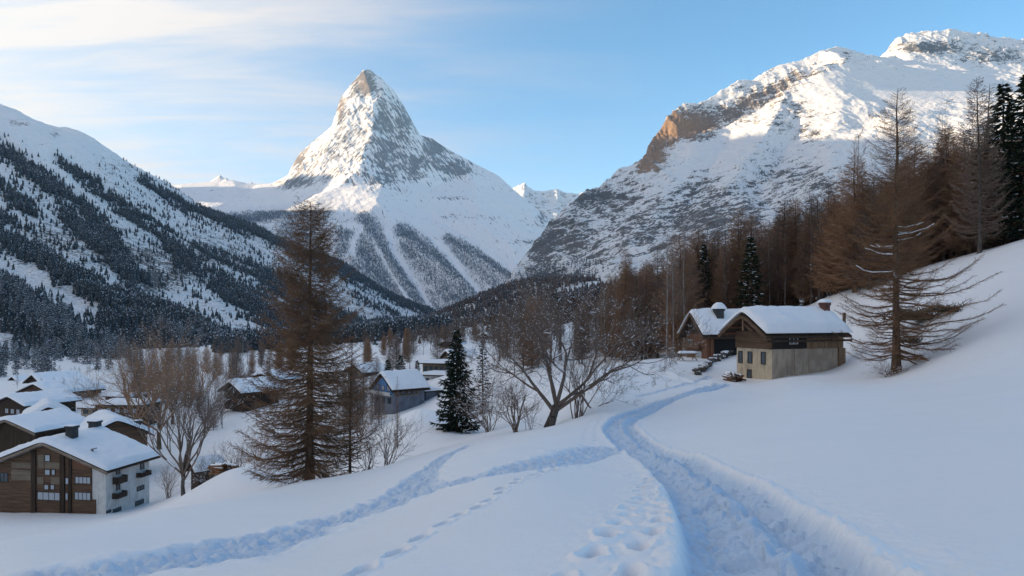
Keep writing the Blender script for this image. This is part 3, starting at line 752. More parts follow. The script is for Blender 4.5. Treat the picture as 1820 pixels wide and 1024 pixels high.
def larch_mesh(h, seed, prof, nb, tw_len, tw_gap, sub, r0, e_low=-14, e_top=24, curl=.30, zb=.05, droop=.25, tr=.011, snow=0.0, hang=.4, side=None, pw=1.0, thick=1.0, snow_t=None):
    """trunk and crown of a leafless larch: whorled limbs, side twigs, twiglets. prof(t) gives limb length over height"""
    rng = np.random.default_rng(seed); tp = trunk_path(h, rng)
    S = Segs(); W = Segs(); a = rng.uniform(0, 6.28)
    for i in range(nb):
        t = zb + (1 - zb) * ((i + rng.uniform(0, 1)) / nb) ** pw
        if t > .985: continue
        a += 2.4 + rng.normal(0, .5)
        L = prof(t) * h * rng.uniform(.68, 1.12)
        if side is not None: L *= side(a, t)
        if L < .05: continue
        el = math.radians(e_low + (e_top - e_low) * t + rng.normal(0, 5)); c = along(tp, t)
        laden = snow_t is not None and snow_t[0] < t < snow_t[1] and rng.random() < snow
        n = 7; hd = np.array([math.cos(a), math.sin(a), 0]); br = max(.010, .028 * thick * L ** .8 * (1.25 - t * .5)) ; bend = rng.normal(0, .12)
        pr = c; nodes = [c]
        for k in range(1, n + 1):
            s = k / n
            z = math.tan(el) * s - droop * s * (1 - s) * .8 + curl * s * s * s
            sd2 = np.array([-hd[1], hd[0], 0]) * bend * s * s
            q = c + (hd * s * .97 + sd2) * L + np.array([0, 0, z * L]) + rng.normal(0, .012, 3) * L
            S.add(pr, q, br * (1 - (k - 1) / n * .86), br * (1 - s * .86)); nodes.append(q); pr = q
            if snow > 0 and ((laden and k < 6) if snow_t else rng.random() < snow):
                W.add((pr + nodes[-2]) / 2 - (q - nodes[-2]) * .5 + np.array([0, 0, br * .8]), q + np.array([0, 0, br * .75]), br * .9 + .012, br * .7 + .010)
        nt = int(L / tw_gap)
        for j in range(nt):
            s = .10 + .90 * (j + rng.random()) / nt; f = s * n; k = min(int(f), n - 1)
            p = nodes[k] + (nodes[k + 1] - nodes[k]) * (f - k); dv = nodes[k + 1] - nodes[k]; dv = dv / (np.linalg.norm(dv) + 1e-9)
            sgn = 1 if j % 2 else -1; sv = np.array([-dv[1], dv[0], 0.0]); sv /= (np.linalg.norm(sv) + 1e-9)
            l = tw_len * (1.15 - .65 * s) * rng.uniform(.4, 1.15) * min(1, .3 + L / 2.0)
            d = dv * rng.uniform(.5, .95) + sv * sgn * rng.uniform(.35, .9) + np.array([0, 0, rng.uniform(-hang, .16)])
            d /= np.linalg.norm(d); m = p + d * l * .55; e = m + (d + np.array([0, 0, rng.uniform(-.1, .45)])) * l * .42
            S.add(p, m, tr, tr * .8); S.add(m, e, tr * .8, tr * .35)
            for _ in range(sub):
                u = rng.uniform(.25, .95); b0 = p + (e - p) * u; dd = d + rng.normal(0, .55, 3); dd /= np.linalg.norm(dd)
                S.add(b0, b0 + dd * l * rng.uniform(.22, .48), tr * .75, tr * .3)
    return trunk_segs(tp, r0, .012), S, W

def grow(S, W, p, d, L, r, depth, rng, spread=.6, up=.12, kids=3, snow=.0, rmin=.006, grav=0.0):
    n = 4; pr = np.array(p); d = np.array(d) / np.linalg.norm(d); pts = [pr]; ds = [d]
    for k in range(n):
        d = d + rng.normal(0, .13, 3) + np.array([0, 0, up - grav * k]); d /= np.linalg.norm(d)
        q = pr + d * L / n; a0 = max(rmin, r * (1 - .42 * k / n)); a1 = max(rmin * .7, r * (1 - .42 * (k + 1) / n))
        S.add(pr, q, a0, a1)
        if snow and abs(d[2]) < .75 and rng.random() < snow: W.add(pr + np.array([0, 0, a0 * .7]), q + np.array([0, 0, a1 * .7]), a0 * .75 + .008, a1 * .75 + .008)
        pr = q; pts.append(q); ds.append(d)
    if depth <= 0: return
    for j in range(kids):
        f = rng.uniform(.30, 1.0) if j else 1.0; k = min(int(f * n), n - 1); b = pts[k] + (pts[k + 1] - pts[k]) * (f * n - k) if f < 1 else pts[-1]
        dd = ds[min(k + 1, n)] + rng.normal(0, spread, 3); dd /= np.linalg.norm(dd)
        grow(S, W, b, dd, L * rng.uniform(.52, .80), r * .60 * (1 - .25 * f) + .001, depth - 1, rng, spread, up, kids, snow, rmin, grav)

def spruce_mesh(h, seed, w, nb, gap, spl, r0, snow=.1, drp=.35, sr=.040):
    rng = np.random.default_rng(seed); tp = trunk_path(h, rng, .006); S = Segs(); W = Segs(); a = 0
    for i in range(nb):
        t = .03 + .955 * (i + rng.random()) / nb; a += 2.4 + rng.normal(0, .4)
        L = w * h * ((1 - t) ** .85 + .02) * rng.uniform(.72, 1.12) * min(1, .55 + t * 6); c = along(tp, t)
        hd = np.array([math.cos(a), math.sin(a), 0]); e = .10 - drp * (1 - t) + rng.normal(0, .06); cur = rng.uniform(.1, .3)
        nt = max(4, int(L / gap)); S.add(c, c + hd * L * .5 + np.array([0, 0, e * L * .5]), .03, .015)
        for j in range(nt):
            s = .12 + .88 * (j + rng.random()) / nt
            p = c + hd * L * s + np.array([0, 0, (e * s + cur * s * s - .05) * L]); sv = np.array([-hd[1], hd[0], 0])
            fl = .95 - .5 * s
            for _ in range(3):
                d = hd * rng.uniform(.3, 1.0) + sv * rng.uniform(-1.3, 1.3) * fl + np.array([0, 0, rng.uniform(-.65, .30)]); d /= np.linalg.norm(d)
                l = spl * rng.uniform(.55, 1.2) * (.5 + .5 * min(1, L))
                m = p + d * l * .4; S.add(p, m, sr * .5, sr); S.add(m, p + d * l + np.array([0, 0, -.05 * l]), sr, sr * .15)
            if rng.random() < snow:
                W.add(p + np.array([0, 0, sr * .8]), p + hd * spl * .5 + sv * rng.uniform(-.3, .3) * spl + np.array([0, 0, sr * .3]), sr * 1.25, sr * .5)
    return trunk_segs(tp, r0, .012), S, W

def make_tree(name, parts, mats, label=None, group=None, loc=(0, 0, 0), rz=0, s=1.0, cat='tree', nt=8):
    T, S, W = parts
    root = empty(name, loc, rz, s); tag(root, label, cat, group)
    if T is not None: link('trunk', seg_mesh('trunk', T, mats[0], nt), root)
    link('crown', seg_mesh('crown', S, mats[1], 3), root)
    if W is not None and len(W.a): link('branch_snow', seg_mesh('branch_snow', W, M_TSNOW, 5), root)['kind'] = 'stuff'
    return root
def plant(proto, px, py_base, Y, py_top, h0, label, group=None, rz=None, seed=0, wide=1.0):
    """a copy of a tree standing with its foot seen at a given place in the landscape"""
    x = (px - CX) / F * Y; z = gz(x, Y) - .15
    zt = (HY - py_top) / F * Y; s = max(.15, (zt - z) / h0)
    o = proto if proto.get('fresh') else copy_tree(proto)
    if proto.get('fresh'): del proto['fresh']
    o.location = (x, Y, z); o.scale = (s * wide, s * wide, s); o.rotation_euler = (0, 0, rz if rz is not None else (seed * 2.399 + px) % 6.28)
    tag(o, label, None, group)
    if group is None and 'group' in o: del o['group']
    return o
def proto(name, parts, mats, cat='tree', nt=6):
    o = make_tree(name, parts, mats, 'tree', None, (0, 0, 0), 0, 1, cat, nt); o['fresh'] = 1; return o

# the two single larches
pl = lambda t: (.245 * (1 - t) ** .60 + .012) * min(1, .72 + t * 2.2)
hero = make_tree('larch_tree', larch_mesh(19.4, 11, pl, 370, 1.0, .095, 4, .27, e_low=-20, e_top=22, curl=.34, zb=.035, droop=.22, tr=.0130, snow=.0, hang=.95, thick=.62), (M_BARK, M_TWIG), 'tall brown leafless larch with drooping twigs standing alone on the slope edge left of centre')
x_, y_ = (550 - CX) / F * 46, 46.0; hero.location = (x_, y_, gz(x_, y_) - .1)
hero.scale = (1, 1, ((HY - 360) / F * 46 - hero.location.z) / 19.4)
pr_ = lambda t: np.interp(t, [0, .05, .30, .40, .55, .75, .9, 1], [.14, .24, .26, .185, .15, .105, .055, .012])
def rside(a, t): return 1.0 + (.28 * math.cos(a) if t < .38 else .08 * math.cos(a))
heroR = make_tree('larch_tree', larch_mesh(21.6, 23, pr_, 270, 1.0, .10, 3, .31, e_low=-9, e_top=26, curl=.22, zb=.055, droop=.20, tr=.010, snow=.20, hang=.35, side=rside, thick=.55, snow_t=(.33, .52)), (M_BARK, M_TWIG), 'tall leafless larch with long bare lower limbs on the snow slope right of the hut')
x_, y_ = (1593 - CX) / F * 56, 56.0; heroR.location = (x_, y_, gz(x_, y_) - .1)
heroR.scale = (1, 1, ((HY - 158) / F * 56 - heroR.location.z) / 21.6)
S = Segs(); W = Segs(); rng = np.random.default_rng(5)
for k in range(26):
    a = rng.uniform(0, 6.28); grow(S, W, (rng.normal(0, .35), rng.normal(0, .3), 0), (math.cos(a), math.sin(a), .9), rng.uniform(.7, 1.3), .014, 2, rng, .5, .02, 3, .15, .005, .05)
make_tree('shrub', (None, S, W), (M_BARK, M_TWIG), 'low brown twiggy shrub round the foot of the right hand larch', loc=(heroR.location.x - .9, 55.2, gz(heroR.location.x - .9, 55.2) - .05), cat='shrub')

# big bare broadleaf by the path
def broad(seed, h, limbs, depth, r, spread, up, kids, snow, lean=(0, 0), hfork=.16, out=.9):
    rng = np.random.default_rng(seed); S = Segs(); W = Segs(); T = Segs()
    f = np.array([lean[0] * h * .2, lean[1] * h * .2, h * hfork]); m = f * .5 + rng.normal(0, .03, 3) * h * .3
    T.add(np.zeros(3), m, r * 1.4, r * 1.05); T.add(m, f, r * 1.05, r * .95)
    for k in range(limbs):
        a = k / limbs * 6.28 + rng.uniform(-.4, .4); b0 = f if k % 3 else m + (f - m) * .4
        grow(S, W, b0, (math.cos(a) * out + lean[0] * .4, math.sin(a) * out + lean[1] * .4, rng.uniform(.5, 1.2)), h * rng.uniform(.36, .48), r * .62, depth, rng, spread, up, kids, snow)
    return T, S, W
bt = make_tree('bare_tree', broad(42, 9.4, 6, 7, .27, .52, .075, 3, .045, (.28, 0), .17, .85), (M_BARKG, M_TWIGG), 'wide bare tree with snow on its crooked limbs beside the path bend')
x_, y_ = (975 - CX) / F * 50, 50.0; bt.location = (x_, y_, gz(x_, y_) - .1); bt['fit'] = 1
def shrub(seed, n, L, depth, r, fan=.5, up=.10, spread=.35, kids=3, snow=.1):
    rng = np.random.default_rng(seed); S = Segs(); W = Segs()
    for k in range(n):
        a = rng.uniform(0, 6.28); f = fan * rng.uniform(.2, 1.1)
        grow(S, W, (rng.normal(0, .12), rng.normal(0, .12), 0), (math.cos(a) * f, math.sin(a) * f, 1), L * rng.uniform(.7, 1.1), r, depth, rng, spread, up, kids, snow, .006)
    return None, S, W
def put(o, px, Y, py=None):
    x = (px - CX) / F * Y; o.location = (x, Y, gz(x, Y) - .08); return o
put(make_tree('bare_shrub', shrub(3, 8, 1.9, 4, .055, .75, .05, .45, 3, .05), (M_BARKG, M_TWIGG), 'spreading bare shrub with arching stems just left of the wide bare tree', cat='shrub'), 916, 49.5)
put(make_tree('bare_shrub', shrub(4, 9, 2.3, 4, .050, .42, .10, .30, 3, .05), (M_BARK, M_TWIGG), 'upright bare shrub of several thin stems right of the wide bare tree', cat='shrub'), 1027, 47.5)
put(make_tree('bare_shrub', shrub(6, 6, 1.0, 3, .02, .6, .06, .45), (M_BARKG, M_TWIGG), 'small twiggy shrub between the spreading shrub and the wide bare tree', cat='shrub'), 943, 50.5)
put(make_tree('bare_shrub', shrub(8, 14, 2.4, 4, .04, .8, .03, .55, 3, .2), (M_BARKG, M_TWIGG), 'dense frosted bush between the dark spruce and the spreading shrub', cat='shrub'), 868, 60)
put(make_tree('bare_shrub', shrub(9, 12, 2.0, 3, .03, .6, .08, .4), (M_BARKG, M_TWIGG), 'grey thicket at the slope edge right of the tall drooping larch', cat='shrub'), 688, 50)
put(make_tree('bare_shrub', shrub(10, 10, 1.5, 3, .025, .7, .06, .4), (M_BARKG, M_TWIGG), 'low thicket between the thin young larch and the grey thicket', cat='shrub'), 655, 49)
thin = proto('young_larch', larch_mesh(9, 31, lambda t: .13 * (1 - t) ** .6 + .012, 110, .5, .12, 2, .10, e_low=-8, tr=.011), (M_BARK, M_TWIG))
plant(thin, 622, 838, 48, 596, 9, 'thin young larch standing just right of the tall drooping larch')
plant(thin, 706, 770, 62, 668, 9, 'slim sapling at the slope edge in front of the blue chalet', wide=.6)
sp = spruce_mesh(9.2, 51, .235, 230, .15, .46, .16, .02, sr=.046)
plant(proto('spruce_tree', sp, (M_BARK, M_SPRUCE)), 812, 752, 66, 584, 9.2, 'dense dark green spruce at the slope edge left of the wide bare tree', rz=0)
snsp = proto('spruce_tree', spruce_mesh(9, 53, .16, 90, .24, .40, .14, .55, .4), (M_BARK, M_SPRUCE))
plant(snsp, 858, 720, 84, 592, 9, 'thin snow-laden spruce behind the dense dark spruce')

# prototypes for the woods
prof_b = lambda t: (.19 * (1 - t) ** .66 + .012) * min(1, .55 + t * 2.5)
LB = [proto('larch_tree', larch_mesh(16, 60 + i, prof_b, 270, 1.0, .12, 3, .17, e_low=-12, curl=.28, tr=.018, snow=.0, hang=.7, zb=.06, thick=.8), (M_BARK, M_TWIGB)) for i in range(3)]
LG = [proto('larch_tree', larch_mesh(16, 70 + i, lambda t: (.105 * (1 - t) ** .5 + .012) * min(1, .2 + t * 1.9), 130, .75, .18, 3, .16, e_low=-16, curl=.3, tr=.012, snow=.015, hang=.6, zb=.14), (M_BARKG, M_TWIGG)) for i in range(2)]
LD = [proto('larch_tree', larch_mesh(14, 160 + i, prof_b, 190, .9, .15, 3, .15, e_low=-6, curl=.34, tr=.018, snow=.0, hang=.4, zb=.10, thick=.8), (M_BARKG, M_TWIGG)) for i in range(2)]
def birch(seed, h):
    rng = np.random.default_rng(seed); tp = trunk_path(h, rng, .012); S = Segs(); W = Segs()
    for i in range(46):
        t = .22 + .77 * (i + rng.random()) / 46; a = i * 2.4 + rng.normal(0, .4); el = rng.uniform(.7, 1.5)
        grow(S, W, along(tp, t), (math.cos(a), math.sin(a), el), h * .115 * (1.25 - t) * rng.uniform(.7, 1.3), .035 * (1.2 - t), 3, rng, .42, .05, 3, .004, .008)
    return trunk_segs(tp, h * .0085, .012, .8), S, W
BI = [proto('birch_tree', birch(80 + i, 15), (M_BIRCH, M_TWIGG)) for i in range(2)]
SPR = [proto('spruce_tree', spruce_mesh(15, 90 + i, .155, 150, .30, .70, .18, .06 + .10 * i, .4, .07), (M_BARK, M_SPRUCE)) for i in range(2)]

# woods behind the huts, the ones that stand out
for (pr, px, pyb, Y, top, h0, lab, wd) in [
    (LG[0], 1752, 440, 96, 150, 16, 'grey larch half hidden behind the tallest larch of the right hand wood', 1.2),
    (LD[0], 1741, 440, 84, 138, 14, 'tallest larch of the right hand wood with grey lower limbs, left of the dark spruces', .95),
    (SPR[0], 1784, 430, 88, 146, 15, 'dark spruce left of its taller twin at the right edge of the photo', 1.35),
    (SPR[0], 1822, 430, 86, 128, 15, 'tall dark spruce cut by the right edge of the photo', 1.35),
    (LB[0], 1622, 480, 96, 248, 16, 'broad orange brown larch directly behind the long limbed larch', 1.45),
    (LB[1], 1532, 505, 100, 310, 16, 'broad brown larch left of the long limbed larch trunk', 1.5),
    (LB[2], 1690, 470, 94, 224, 16, 'wide russet larch just left of the tallest larch of the wood', 1.4),
    (LB[1], 1660, 480, 104, 290, 16, 'short russet larch between two taller brown larches on the hill', 1.5),
    (LB[0], 1575, 500, 108, 330, 16, 'dense low larch behind the trunk of the long limbed larch', 1.6),
    (BI[0], 1526, 505, 104, 238, 15, 'slender bare birch rising above the broad brown larch', .8),
    (BI[1], 1672, 470, 106, 205, 15, 'slender bare birch standing between the russet larches', .8),
    (LG[1], 1477, 530, 100, 330, 16, 'grey larch, the taller of a pair above the hut roof end', 1.2),
    (LG[0], 1456, 535, 103, 346, 16, 'grey larch, the shorter of a pair above the hut roof end', 1.2),
    (SPR[1], 1333, 560, 108, 418, 15, 'green spruce with snowy lower boughs rising behind the hut ridge', 1.25),
    (SPR[0], 1252, 600, 118, 432, 15, 'narrow dark spruce between the birches and the tall pale trunked larch', .9),
    (LG[1], 1289, 560, 112, 380, 16, 'tall pale trunked larch behind the small hut chimney', .8),
    (LB[2], 1272, 575, 120, 410, 16, 'rust coloured larch behind the roof of the smaller hut', 1.25),
    (LB[0], 1334, 560, 124, 380, 16, 'rust topped larch rising behind the green spruce', 1.0),
    (BI[0], 1185, 640, 96, 412, 15, 'pale birch, leftmost of the three before the smaller hut', .8),
    (BI[1], 1197, 640, 99, 408, 15, 'pale birch, middle one of the three before the smaller hut', .75),
    (BI[0], 1216, 635, 102, 398, 15, 'pale birch, rightmost and tallest of the three before the smaller hut', .8),
    (BI[1], 1368, 555, 122, 402, 15, 'grey birch just right of the green spruce', .8),
    (BI[0], 1395, 550, 118, 412, 15, 'grey birch, second right of the green spruce', .8),
    (BI[1], 1412, 548, 126, 416, 15, 'grey birch, third right of the green spruce', .8),
    (BI[0], 1428, 545, 114, 430, 15, 'pale birch left of the pair of grey larches', .7),
    (LB[1], 1141, 610, 150, 478, 16, 'brown larch at the upper end of the rusty grove left of the birches', 1.5),
    (LB[2], 1118, 620, 160, 492, 16, 'brown larch in the middle of the rusty grove left of the birches', 1.5),
    (LB[0], 1162, 610, 140, 468, 16, 'brown larch at the right of the rusty grove beside the birches', 1.4),
    (SPR[0], 988, 590, 260, 513, 15, 'small dark spruce, tallest on the skyline of the bare slope', .9),
    (SPR[1], 925, 600, 280, 531, 15, 'small dark spruce, leftmost on the skyline of the bare slope', 1.0),
    (SPR[0], 961, 595, 270, 526, 15, 'small dark spruce, middle one on the skyline of the bare slope', .9),
    (SPR[1], 690, 700, 150, 638, 15, 'dark conifer directly behind the blue chalet roof ridge', 1.5),
    (SPR[0], 712, 700, 156, 630, 15, 'taller dark conifer, middle of three behind the blue chalet', 1.6),
    (SPR[1], 742, 700, 152, 640, 15, 'dark conifer right of three behind the blue chalet', 1.4)]:
    plant(pr, px, pyb, Y, top, h0, lab, None, wide=wd, seed=Y)
# filler trees nobody could tell apart
rng = np.random.default_rng(17)
def wood(n, pxr, Yr, kinds, hr, label, group, wide=(1, 1.4), avoid=None):
    for i in range(n):
        px = rng.uniform(*pxr); Y = rng.uniform(*Yr); k = kinds[int(rng.integers(len(kinds)))]; hh = rng.uniform(*hr)
        x = (px - CX) / F * Y; z = gz(x, Y); pyb = HY - z / Y * F; top = HY - (z + hh) / Y * F
        plant(k[0], px, pyb, Y, top, k[1], label, group, wide=rng.uniform(*wide), seed=i * 3.7)
kB = [(p, 16) for p in LB]; kD = [(p, 14) for p in LD]; kG = [(p, 16) for p in LG]; kI = [(p, 15) for p in BI]
wood(84, (1480, 1860), (90, 140), kB + kD[:1], (10, 18), 'brown leafless larch crowded in the wood on the hill crest at the right', 'crowded larches on the right hill crest', (1.2, 1.8))
wood(84, (1230, 1490), (112, 160), kI + kG + kD + kB[:2], (13, 20), 'thin bare tree crowded in the dim wood behind the huts', 'crowded bare trees behind the huts', (1.0, 1.5))
wood(60, (1075, 1240), (105, 200), kI + kB[:2] + kD, (12, 18), 'bare tree crowded on the slope left of the pale birches', 'crowded bare trees left of the birches', (.9, 1.4))
wood(84, (880, 1090), (115, 260), kI + kB[:1] + kD + kG, (7, 13), 'bare tree crowded on the slope behind the wide bare tree', 'crowded bare trees behind the wide bare tree', (1, 1.5))
wood(80, (640, 890), (180, 400), kD + kI + kB[:1], (6, 10), 'small bare tree crowded above the blue chalet', 'bare trees above the blue chalet', (1, 1.5))
wood(26, (590, 680), (100, 180), kD + kI, (5, 8), 'small bare tree crowded left of the blue chalet', 'bare trees left of the blue chalet', (1, 1.4))

# left village trees
fan = proto('bare_tree', broad(45, 11, 12, 5, .20, .30, .10, 3, .10, (0, 0), .22, .42), (M_BARKG, M_TWIGG))
plant(fan, 326, 885, 80, 690, 11.5, 'bare fan shaped tree with many upright stems right of the white walled house')
dark = proto('bare_tree', broad(46, 10, 7, 5, .2, .45, .06, 3, .05, (0, 0), .3, .8), (M_BARK, M_TWIGB))
for px, pyb, Y, top, lab in [(240, 760, 150, 640, 'brown bare tree, leftmost of the row behind the big snowy roofs'), (283, 755, 140, 632, 'tallest brown bare tree of the row behind the big snowy roofs'), (262, 760, 160, 650, 'brown bare tree second from the left behind the big snowy roofs'), (352, 720, 190, 636, 'brown bare tree left of the dark barn gable'), (306, 740, 170, 648, 'brown bare tree in the middle of the row left of the barn')]:
    plant(dark, px, pyb, Y, top, 10.5, lab, wide=1.1)
wood(10, (380, 470), (215, 300), kB + kI, (7, 11), 'small bare tree standing behind the dark barn', 'bare trees behind the barn', (.9, 1.2))
for sd, px, Y, n, L, lab in [(12, 184, 190, 24, 2.6, 'rounded brown bush beyond the far village roofs'), (13, 95, 150, 14, 1.4, 'frosted bush beside the dark chalet with the curved roof'), (14, 300, 92, 16, 2.0, 'tangled thicket below the fan shaped tree on its left'), (15, 372, 74, 18, 1.9, 'tangled thicket on the snow bank right of the fan shaped tree'), (16, 420, 82, 18, 2.3, 'wide thicket behind the snow bank left of the tall drooping larch'), (17, 460, 95, 18, 2.4, 'thicket half hidden by the lower limbs of the tall drooping larch'), (19, 600, 75, 16, 2.0, 'thicket seen through the right side of the tall drooping larch'), (20, 640, 90, 18, 2.2, 'brown thicket on the slope left of the blue chalet'), (22, 830, 74, 12, 1.6, 'thicket at the foot of the dense dark spruce')]:
    put(make_tree('thicket', shrub(sd, n, L, 3, .03, .75, .05, .45, 3, .15), (M_BARKG, M_TWIGB if sd in (12, 20, 17) else M_TWIGG), lab, cat='shrub'), px, Y)
# evergreen scrub poking from the right hand snow
for sd, px, Y, s, lab in [(1, 1646, 66, 1.7, 'dark evergreen scrub half buried in snow right of the long limbed larch'), (2, 1694, 64, 1.2, 'small dark scrub farthest right on the snow hill'), (3, 1628, 62, .8, 'little dark scrub tuft close to the long limbed larch trunk')]:
    S = Segs(); W = Segs(); r_ = np.random.default_rng(200 + sd)
    for k in range(300):
        a = r_.uniform(0, 6.28); q = np.array([r_.normal(0, .8), r_.normal(0, .4), 0]) ; d = np.array([math.cos(a), math.sin(a) * .6, r_.uniform(.1, .9)])
        S.add(q, q + d * r_.uniform(.3, .9), .05, .012)
    o = make_tree('evergreen_scrub', (None, S, None), (M_BARK, M_SPRUCE), lab, cat='shrub'); put(o, px, Y); o.scale = (s, s, s)

# ---------------------------------------------------------------- far woods
def cone_tree(seed, tiers=5, n=7, w=.19):
    r = np.random.default_rng(seed); V = []; Fc = []
    for k in range(tiers):
        z0 = .08 + .80 * k / tiers; z1 = min(1, z0 + .36 - .12 * k / tiers); rad = w * (1 - k / tiers) ** .8 + .02
        b = len(V); V.append((r.normal(0, .01), r.normal(0, .01), z1))
        for j in range(n):
            a = (j + r.uniform(-.3, .3)) / n * 6.283; q = rad * r.uniform(.55, 1.25); V.append((math.cos(a) * q, math.sin(a) * q, z0 + r.uniform(-.05, .05)))
        for j in range(n): Fc.append((b, b + 1 + j, b + 1 + (j + 1) % n))
    return np.array(V), np.array(Fc)
CT = [cone_tree(i) for i in range(5)]; CT4 = [cone_tree(10 + i, 2, 4, .2) for i in range(4)]
def scatter_mesh(name, pts, hts, wid, kit, mat):
    Vs = []; Fs = []; off = 0; r = np.random.default_rng(len(pts))
    for i, (V, Fc) in enumerate(kit):
        idx = np.arange(len(pts)) % len(kit) == i; p = pts[idx]; h = hts[idx]; w = wid[idx]; m = len(p); a = r.uniform(0, 6.28, m)
        ca, sa = np.cos(a)[:, None], np.sin(a)[:, None]
        X = (V[None, :, 0] * ca - V[None, :, 1] * sa) * (h * w)[:, None] + p[:, None, 0]; Y = (V[None, :, 0] * sa + V[None, :, 1] * ca) * (h * w)[:, None] + p[:, None, 1]
        Z = V[None, :, 2] * h[:, None] + p[:, None, 2] - .03 * h[:, None]
        Vs.append(np.stack([X, Y, Z], -1).reshape(-1, 3)); Fs.append((Fc[None] + (np.arange(m) * len(V))[:, None, None]).reshape(-1, 3) + off); off += m * len(V)
    return np_mesh(name, np.concatenate(Vs), np.concatenate(Fs), mat, False)
def pick(V, py, dens, n, seed):
    """random places on a hillside grid, weighted by density and by how much of the ground there is"""
    r = np.random.default_rng(seed); w = dens.ravel().copy(); w[w < 0] = 0
    i = r.choice(len(w), n, p=w / w.sum()); P0 = V.reshape(-1, 3)[i].copy(); return P0, i, r
# left slope: dense bands of conifers
pxL = np.meshgrid(colsL, rowsL)[0]; den = (np.clip(forest_l(pxL, Lpy) - .06, 0, 1) ** 1.15 + .09 * sstep(255, 380, Lpy)) * (.25 + 1.5 * sstep(-.25, .35, fbm(LV[..., 0] / 60, LV[..., 1] / 90, 3, 211)))
den *= (Lpy > 205) * (pxL > -150) * (pxL < 800); den *= sstep(330, 420, rowsL)[:, None]
step = np.gradient(rowsL)[:, None] * (rowsL[:, None] / F * (colsL[1] - colsL[0])); pw = den * step
P0, ii, r = pick(LV, Lpy, pw * (1300.0 / rowsL[:, None]), 34000, 3)
P0[:, :2] += r.normal(0, 2.0, (len(P0), 2)); hts = r.uniform(5, 16, len(P0)) * (.75 + .5 * np.clip(forest_l(pxL, Lpy).ravel()[ii], 0, 1)); wd = r.uniform(.75, 1.25, len(P0))
near_ = np.where((P0[:, 1] < 900) & ((P0[:, 0] / P0[:, 1] * F + CX) > -20))[0]; near_ = near_[np.argsort(-(hts / P0[:, 1])[near_])][:260]
mask = np.ones(len(P0), bool); mask[near_] = False
tag(link('conifer_forest', scatter_mesh('conifer_forest', P0[mask], hts[mask], wd[mask], CT, M_FAR_CON)), 'dark bands of distant conifers covering the left mountainside', 'forest', kind='stuff')
# the nearest of them one by one
def valley_tree(seed):
    T, S, W = spruce_mesh(12, seed, .12, 46, .55, 1.0, .14, .25, .5, .085); return T, S, W
VT_ = [proto('conifer_tree', valley_tree(120 + i), (M_BARKG, M_VAL_CON)) for i in range(3)]
for j, k in enumerate(near_):
    pt = VT_[j % 3]; o = pt if pt.get('fresh') else copy_tree(pt)
    if pt.get('fresh'): del pt['fresh']
    o.location = P0[k] + np.array([0, 0, -.3]); s = hts[k] / 12 * 1.15; o.scale = (s, s, s); o.rotation_euler = (0, 0, j * 2.4)
    tag(o, 'grey frosted conifer in the dense stand low on the left mountainside above the village', None, 'frosted conifers above the village')
# the same wood reaching down to the first houses, and bare trees between the roofs
rng = np.random.default_rng(29)
for j in range(70):
    px = rng.uniform(-40, 215); Y = rng.uniform(300, 430); x = (px - CX) / F * Y
    if 95 < px < 170 and Y < 345: continue
    o = copy_tree(VT_[j % 3]); s = rng.uniform(.75, 1.25); o.location = (x, Y, gz(x, Y) - .3); o.scale = (s, s, s); o.rotation_euler = (0, 0, j * 2.4)
    tag(o, 'grey frosted conifer at the edge of the wood just above the highest chalets', None, 'frosted conifers at the wood edge')
wood(70, (205, 520), (250, 430), kD + kI + kB[:1], (8, 13), 'bare brown tree in the grove between the village and the left mountainside', 'bare trees beyond the village', (1.1, 1.7))
wood(30, (330, 520), (150, 250), kD + kI, (5, 9), 'bare grey tree in the loose grove round the dark barn', 'bare trees round the barn', (1.1, 1.6))
wood(16, (225, 345), (190, 260), kB[:1] + kD, (8, 12), 'bare brown larch in the clump right of the long low lodge', 'larches by the lodge', (1.1, 1.5))
wood(14, (-30, 200), (200, 300), kI, (4, 7), 'small bare tree growing between the highest village roofs', 'small trees between the roofs', (1.1, 1.5))
# trees filling the flat valley head behind the village
n_ = 3200; r = np.random.default_rng(41); Yg_ = np.exp(r.uniform(math.log(440), math.log(2300), n_)); pg_ = r.uniform(380, 800, n_); xg_ = (pg_ - CX) / F * Yg_
Pg = np.stack([xg_, Yg_, ground_base(xg_, Yg_)], -1)
tag(link('conifer_wood', scatter_mesh('conifer_wood', Pg, r.uniform(7, 14, n_), r.uniform(.8, 1.3, n_), CT, M_FAR_CON)), 'dark wood filling the flat head of the valley beyond the village', 'forest', kind='stuff')
# brown bare wood on the spur
pxV = np.meshgrid(colsV, rowsV)[0]; den = np.clip(att_v(0, 0, 0, pxV, Spy)['scrub'], 0, 1) * np.ones_like(pxV); den *= sstep(330, 420, rowsV)[:, None]
pw = den * (rowsV[:, None] / F) * np.gradient(rowsV)[:, None] * (700 / rowsV[:, None])
P1, ii, r = pick(SV, Spy, pw, 15000, 5); P1[:, :2] += r.normal(0, 1.5, (len(P1), 2)); h1 = r.uniform(6, 12, len(P1))
con = r.random(len(P1)) < .16
tag(link('larch_wood', scatter_mesh('larch_wood', P1[~con], h1[~con], r.uniform(.8, 1.3, (~con).sum()), CT, M_FAR_LARCH)), 'brown bare larch wood covering the low spur in the valley', 'forest', kind='stuff')
tag(link('conifer_wood', scatter_mesh('conifer_wood', P1[con], h1[con] * 1.1, r.uniform(.7, 1.1, con.sum()), CT, M_FAR_CON)), 'dark conifers mixed into the brown wood on the low spur', 'forest', kind='stuff')
